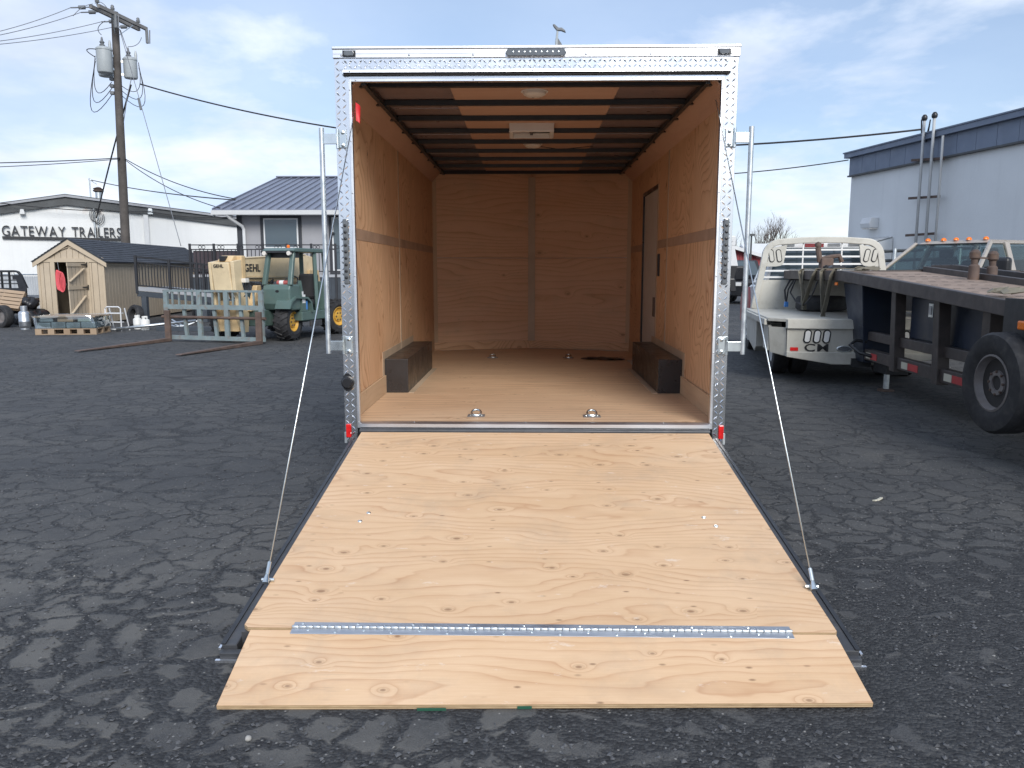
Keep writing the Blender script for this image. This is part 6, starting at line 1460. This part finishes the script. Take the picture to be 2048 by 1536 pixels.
for y0, y1, m in ((-2.9, -3.05, 'reflect_white'), (-3.06, -3.2, 'reflect_red'), (-3.21, -3.4, 'reflect_white')): Gn('reflective_tape', MB().box(1.96, 1.9785, y1, y0, .62, .70), m)
Gn('safety_chain', MB().tube([(.22, -.45, .60), (.10, -.40, .62), (.02, -.42, .56), (.10, -.55, .47), (.24, -.72, .43)], .022, 8), 'black_steel', smooth='all')
Gn('marker_light', MB().box(-.02, .0, .08, .17, 1.30, 1.34), 'orange_lens', loc=(-.002, 0, 0), bevel=.006)
inv = WM[GN.name].inverted()
def gl_(px, py, Y): return inv @ W(px, py, Y)
sp = gl_(2006, 766, 6.36)
lug_wheel(GN, tuple(sp), .405, .235, 'rim_grey', 1, rz=rad(90 + 4), disc=.12)
Gn('hub_bore', MB().lathe([(.05, 0), (.05, .004)], 16, axis='y'), 'reflect_white', loc=tuple(sp + Vector((-.034, 0, 0))), rot=(0, 0, rad(94)))
Gn('spare_mount', MB().box(sp.x + .04, .199, sp.y - .05, sp.y + .05, sp.z - .05, sp.z + .05), 'black_steel')
Gn('hub_light', MB().box(sp.x - .125, sp.x - .118, sp.y + .31, sp.y + .325, sp.z - .06, sp.z + .0), 'white_plastic')
ml = gl_(2046, 651, 6.2)
Gn('marker_light', MB().box(ml.x - .02, ml.x + .01, ml.y - .10, ml.y + .05, ml.z - .035, ml.z + .035), 'orange_lens', bevel=.012); Gn('light_bracket', MB().box(ml.x + .011, ml.x + .05, ml.y - .3, ml.y + .3, ml.z - .15, ml.z + .20), 'black_steel')
for px, pz in ((1947, 550), (1983, 553)):
    q = gl_(px, pz, 9.1)
    Gn('stake_pin', MB().lathe([(.06, -.10), (.055, .10), (.035, .12), (.035, .17), (.055, .19), (.055, .25), (.03, .28), (0, .285)], 14), 'rust_steel', loc=tuple(q), smooth=True)
q = gl_(1947, 515, 9.1); q2 = gl_(1983, 517, 9.1); Gn('pin_link', MB().bar(q, q2, .02), 'rust_steel')
q = gl_(1645, 530, 12.2)
Gn('winch_stand', MB().box(q.x - .04, q.x + .14, q.y - .08, q.y + .08, 1.486, 1.68), 'rust_steel', bevel=.02)
Gn('winch_lever', MB().tube([(q.x - .04, q.y, 1.62), (q.x - .06, q.y, 1.72), (q.x - .08, q.y, 1.84)], .04, 8), 'rust_steel', smooth=True)
Gn('lever_knob', MB().lathe([(0, -.05), (.04, -.03), (.05, 0), (.04, .03), (0, .05)], 12), 'rust_steel', loc=(q.x - .08, q.y, 1.875), smooth=True)
Gn('winch_arm', MB().tube([(q.x - .05, q.y, 1.66), (q.x + .13, q.y, 1.70), (q.x + .24, q.y, 1.715), (q.x + .28, q.y, 1.62)], .035, 8), 'rust_steel', smooth=True)
# straps and cables on the near rail
def ribbon(pts, w, wd):
    k = MB(); pts = [Vector(p) for p in pts]; wv = Vector(wd).normalized() * w / 2; t = .004
    for i in range(len(pts) - 1):
        p, q = pts[i], pts[i + 1]; nn = (q - p).cross(wv).normalized() * t
        k.hexa([p - wv - nn, p + wv - nn, p + wv + nn, p - wv + nn, q - wv - nn, q + wv - nn, q + wv + nn, q - wv + nn])
    return k
def gw(x, y, z): return WM[GN.name] @ Vector((x, y, z))
def strap(label, y0, y1, zb, w=.09):
    pts = [gw(.25, y0, 1.515), gw(.02, y0, 1.52), gw(-.03, y0 - .01, 1.48), gw(-.035, y0 + (y1 - y0) * .35, zb + .25), gw(-.04, (y0 + y1) / 2 - .02, zb), gw(-.045, (y0 + y1) / 2 + .05, zb + .01), gw(-.04, y0 + (y1 - y0) * .75, zb + .3), gw(-.035, y1, 1.42), gw(.02, y1, 1.525), gw(.25, y1, 1.518)]
    tag(put('ratchet_strap', ribbon(pts, w, gr * .8 + gf * .6), M['strap']), label, 'strap', 'straps over the hauler rail')
strap('left olive strap looped over the car hauler rail above the stacked tyres', 1.75, 1.05, .92)
strap('right olive strap loop hanging lowest from the car hauler rail', .72, .28, .80)
tag(put('ratchet_strap', MB().tube([gw(-.02, 1.62, 1.5), gw(-.03, 1.60, 1.2), gw(-.03, 1.58, .98)], .012, 6), M['strap']), 'thin cord strap hanging from the hauler rail', 'strap')
for lab, y, n in (('crumpled dark strap bundle on the hauler deck front', .9, 3), ('crumpled pale strap bundle by the bend of the hauler deck', -.35, 5), ('crumpled strap bundle at the right end of the rusty deck', -3.6, 5)):
    rr = random.Random(n + int(y * 10))
    pts = []
    for i in range(16):
        pts.append(gw(.16 + .10 * math.sin(i * 1.9) + .02 * rr.random(), y + .035 * (i - 8) * .8 + .05 * math.cos(i * 2.3), zt_(y) + .028 + .04 * rr.random()))
    tag(put('strap_bundle', ribbon(pts, .055, gr + Vector((0, 0, .5))), M['strap'] if y < .5 else M['black_plastic']), lab, 'strap')
cbx = thing('trailer_cable', 'black electric cables with a blue plug dangling from the hauler front', 'cable', tuple(gw(-.03, 2.3, 0)))
put('cable', MB().tube([gw(-.02, 2.3, 1.34), gw(-.06, 2.42, 1.18), gw(-.06, 2.36, 1.05), gw(-.06, 2.30, .99)], .014, 6), M['wire'], cbx, world=True, smooth='all')
put('cable', MB().tube([gw(-.02, 2.1, 1.34), gw(-.06, 2.22, 1.2), gw(-.06, 2.28, 1.05), gw(-.06, 2.30, .99)], .012, 6), M['wire'], cbx, world=True, smooth='all')
put('cable', MB().tube([gw(-.02, 2.0, 1.34), gw(-.06, 2.1, 1.15), gw(-.05, 1.8, 1.02), gw(-.05, 1.4, .98), gw(-.04, 1.1, 1.1), gw(-.02, .9, 1.34)], .012, 6), M['wire'], cbx, world=True, smooth='all')
put('plug', MB().box(-.03, .03, -.03, .03, -.055, .03), M['blue_plastic'], cbx, loc=tuple(gw(-.06, 2.30, .97)), world=True, bevel=.012)

# ------------------------------------------------------------------ champagne crew cab pickup
gp = W(1905, 478, 15.2)
hdg = math.atan2(-.527, -.847)
PT = thing('crew_cab_pickup', 'champagne crew cab pickup with five orange roof lights facing left', 'truck', (gp.x, gp.y, 0), hdg)
def Pt(name, mb, mat='gold_truck', **k): return put(name, mb, M[mat], PT, **k)
ZR = gp.z - .02
Pt('lower_body', MB().prism([(-4.1, .62), (1.62, .60), (1.72, 1.0), (1.62, 1.32), (.80, 1.42), (-4.1, 1.42)], 'y', -.98, .98), bevel=.06, seg=3)
Pt('hood', MB().hexa([(.75, -.80, 1.40), (1.60, -.76, 1.30), (1.60, .76, 1.30), (.75, .80, 1.40), (.78, -.66, 1.47), (1.52, -.60, 1.40), (1.52, .60, 1.40), (.78, .66, 1.47)]), bevel=.03)
zb = 1.43
Pt('roof', MB().hexa([(-2.05, -.72, ZR - .06), (.02, -.71, ZR - .08), (.02, .71, ZR - .08), (-2.05, .72, ZR - .06), (-1.98, -.64, ZR), (-.10, -.62, ZR - .005), (-.10, .62, ZR - .005), (-1.98, .64, ZR)]), bevel=.035, seg=3)
# pillars
def pil(x0, x1, s_, w=.07): Pt('pillar', MB().bar((x0, s_ * .93, zb - .02), (x1, s_ * .70, ZR - .05), w, .06, up=(0, s_, .3)), bevel=.012)
for s_ in (-1, 1):
    pil(.80, .0, s_, .065); pil(-.42, -.50, s_, .14); pil(-1.30, -1.28, s_, .12); pil(-2.10, -2.02, s_, .16)
    def wp_(x, z): t = (z - zb) / (ZR - .05 - zb); return Vector((x, s_ * (.925 - .23 * t), z))
    for pts in ([(.66, zb), (-.36, zb), (-.42, ZR - .09), (-.02, ZR - .09)], [(-.50, zb), (-1.24, zb), (-1.22, ZR - .09), (-.56, ZR - .09)], [(-1.37, zb), (-2.0, zb), (-1.95, ZR - .09), (-1.35, ZR - .09)]):
        q = [wp_(*p) for p in pts]; o = Vector((0, s_ * .003, 0)); Pt('side_window', MB().hexa([p - o for p in q] + [p + o for p in q]), 'car_glass')
    m = Pt('side_mirror', MB().box(.42, .58, min(s_ * 1.10, s_ * 1.34), max(s_ * 1.10, s_ * 1.34), 1.45, 1.72), 'black_plastic', bevel=.06, seg=3)
    put('mirror_arm', MB().box(.46, .54, min(s_ * .92, s_ * 1.10), max(s_ * .92, s_ * 1.10), 1.50, 1.56), M['black_plastic'], m)
q = [Vector((.83, -.84, zb)), Vector((.83, .84, zb)), Vector((.03, .655, ZR - .075)), Vector((.03, -.655, ZR - .075))]; o = Vector((.004, 0, .004))
Pt('windshield', MB().hexa([p - o for p in q] + [p + o for p in q]), 'car_glass')
Pt('windshield_trim', MB().bar((.04, -.66, ZR - .072), (.04, .66, ZR - .072), .03, .02), 'black_plastic')
Pt('rear_glass', MB().hexa([(-2.14, -.75, zb), (-2.13, -.75, zb), (-2.13, .75, zb), (-2.14, .75, zb), (-2.06, -.6, ZR - .08), (-2.05, -.6, ZR - .08), (-2.05, .6, ZR - .08), (-2.06, .6, ZR - .08)]), 'car_glass')
for y in (-.55, -.24, 0, .24, .55): Pt('roof_light', MB().lathe([(.045, 0), (.04, .03), (.02, .05), (0, .052)], 12), 'orange_lens', loc=(-.12, y, ZR - .002), scale=(1.5, 1, 1), smooth=True)
Pt('dashboard', MB().box(.30, .74, -.82, .82, zb - .02, zb + .08), 'dark_interior', bevel=.03)
for y in (-.42, .42):
    Pt('seat', MB().box(-.62, -.40, y - .24, y + .24, 1.1, 1.72), 'dark_interior', bevel=.06); Pt('headrest', MB().box(-.60, -.48, y - .13, y + .13, 1.73, 1.90), 'dark_interior', bevel=.04)
Pt('rear_seat', MB().box(-1.75, -1.5, -.7, .7, 1.1, 1.70), 'dark_interior', bevel=.06)
Pt('steering_wheel', ring_mesh(.19, .016, 20, 6), 'black_plastic', loc=(.12, .40, 1.50), rot=(0, rad(65), 0), smooth='all')
Pt('mirror', MB().box(.13, .16, -.12, .12, ZR - .24, ZR - .17), 'black_plastic', bevel=.01)
for y0, y1 in ((-.60, .05), (.05, .70)): Pt('wiper', MB().bar((.86, y0, zb + .02), (.70, y1, zb + .10), .025, .015), 'black_plastic')
for x, s_ in ((1.0, -1), (1.0, 1), (-2.9, -1), (-2.9, 1)): lug_wheel(PT, (x, s_ * .85, .40), .40, .25, 'rim_grey', s_)
Pt('grille', MB().box(1.70, 1.73, -.55, .55, .80, 1.12), 'black_plastic', bevel=.01); Pt('front_bumper', MB().box(1.66, 1.84, -.98, .98, .52, .74), 'zinc', bevel=.04)
for s_ in (-1, 1): Pt('headlight', MB().box(1.68, 1.725, s_ * .76 - .16, s_ * .76 + .16, .86, 1.10), 'dome', bevel=.02)

# dark vehicle far back between the trailer and the flatbed
dv = thing('parked_van', 'dark van parked far back by the red barn behind the trailer pipe', 'van', (W(1462, 540, 38).x, 38, 0), rad(-78))
def Dv(name, mb, mat='black_steel', **k): return put(name, mb, M[mat], dv, **k)
Dv('body', MB().prism([(-2.2, .35), (2.1, .35), (2.2, .95), (2.05, 1.15), (1.25, 1.25), (.75, 1.95), (-2.1, 2.0), (-2.2, 1.9)], 'y', -.95, .95), bevel=.06)
Dv('windshield', MB().hexa([(1.24, -.8, 1.27), (1.24, .8, 1.27), (1.26, .8, 1.28), (1.26, -.8, 1.28), (.78, -.75, 1.90), (.78, .75, 1.90), (.80, .75, 1.91), (.80, -.75, 1.91)]), 'window')
for s_ in (-1, 1):
    Dv('headlight', MB().box(2.16, 2.23, s_ * .7 - .14, s_ * .7 + .14, .80, .96), 'white_plastic', bevel=.02)
    for x in (1.4, -1.4): lug_wheel(dv, (x, s_ * .82, .34), .34, .22, 'rim_grey', s_)
# ------------------------------------------------------------------ loose gravel and litter on the asphalt
def stones(name, n, region, smin, smax, mat, seed, power=2.2):
    rnd = np.random.default_rng(seed)
    base = np.array([(1, 0, 0), (-1, 0, 0), (0, 1, 0), (0, -1, 0), (0, 0, 1), (.0, 0, -.6)], float)
    faces = [(0, 2, 4), (2, 1, 4), (1, 3, 4), (3, 0, 4), (2, 0, 5), (1, 2, 5), (3, 1, 5), (0, 3, 5)]
    V = []; Fc = []; c = 0
    x0, x1, y0, y1 = region
    while c < n:
        d = y0 + (y1 - y0) * rnd.random() ** power; x = rnd.uniform(x0, x1) * (.35 + .65 * (d / y1))
        if -1.36 < x < 1.44 and 2.46 < d < 9: continue
        s = smin + (smax - smin) * rnd.random() ** 3
        a = rnd.random() * 6.28; m = base * (s * rnd.uniform(.7, 1.3, (1, 3))) * np.array([1, 1, .62]) + rnd.normal(0, s * .16, (6, 3))
        ca, sa = math.cos(a), math.sin(a)
        m = np.c_[m[:, 0] * ca - m[:, 1] * sa + x, m[:, 0] * sa + m[:, 1] * ca + d, m[:, 2] + s * .25]
        o = len(V); V += m.tolist(); Fc += [(i + o, j + o, k_ + o) for i, j, k_ in faces]; c += 1
    me = bpy.data.meshes.new(name); me.from_pydata(V, [], Fc); me.materials.append(mat)
    o = bpy.data.objects.new(name, me); COL.objects.link(o); return stuff(o)
g1 = stones('gravel', 24000, (-5.5, 5.5, 1.35, 8.0), .0025, .012, M['stone'], 3)
tag(g1, 'loose dark gravel scattered over the cracked asphalt', 'gravel')
g2 = stones('pale_gravel', 260, (-8, 8, 1.4, 13.0), .003, .009, M['pebble'], 5, 1.3)
tag(g2, 'scattered pale pebbles on the dark asphalt', 'gravel')
p = G(1760, 1003); tag(put('paper_scrap', ribbon([Vector((p.x - .04, p.y, .006)), Vector((p.x - .01, p.y + .01, .008)), Vector((p.x + .02, p.y + .035, .012)), Vector((p.x + .035, p.y + .06, .009))], .018, (.6, -.5, .1)), M['reflect_white']), 'small pale curled scrap on the asphalt right of the ramp', 'scrap')
p = G(496, 1480); k = MB()
tag(put('pebble', MB().grid(lambda u, v_: (p.x + .011 * math.sin(math.pi * v_) * math.cos(6.283 * u) * (1 + .2 * math.sin(9 * u)), p.y + .011 * math.sin(math.pi * v_) * math.sin(6.283 * u), .006 + .009 * math.cos(math.pi * v_)), 12, 8), M['pebble'], smooth='all'), 'single pale pebble below the lower left corner of the flap', 'pebble')
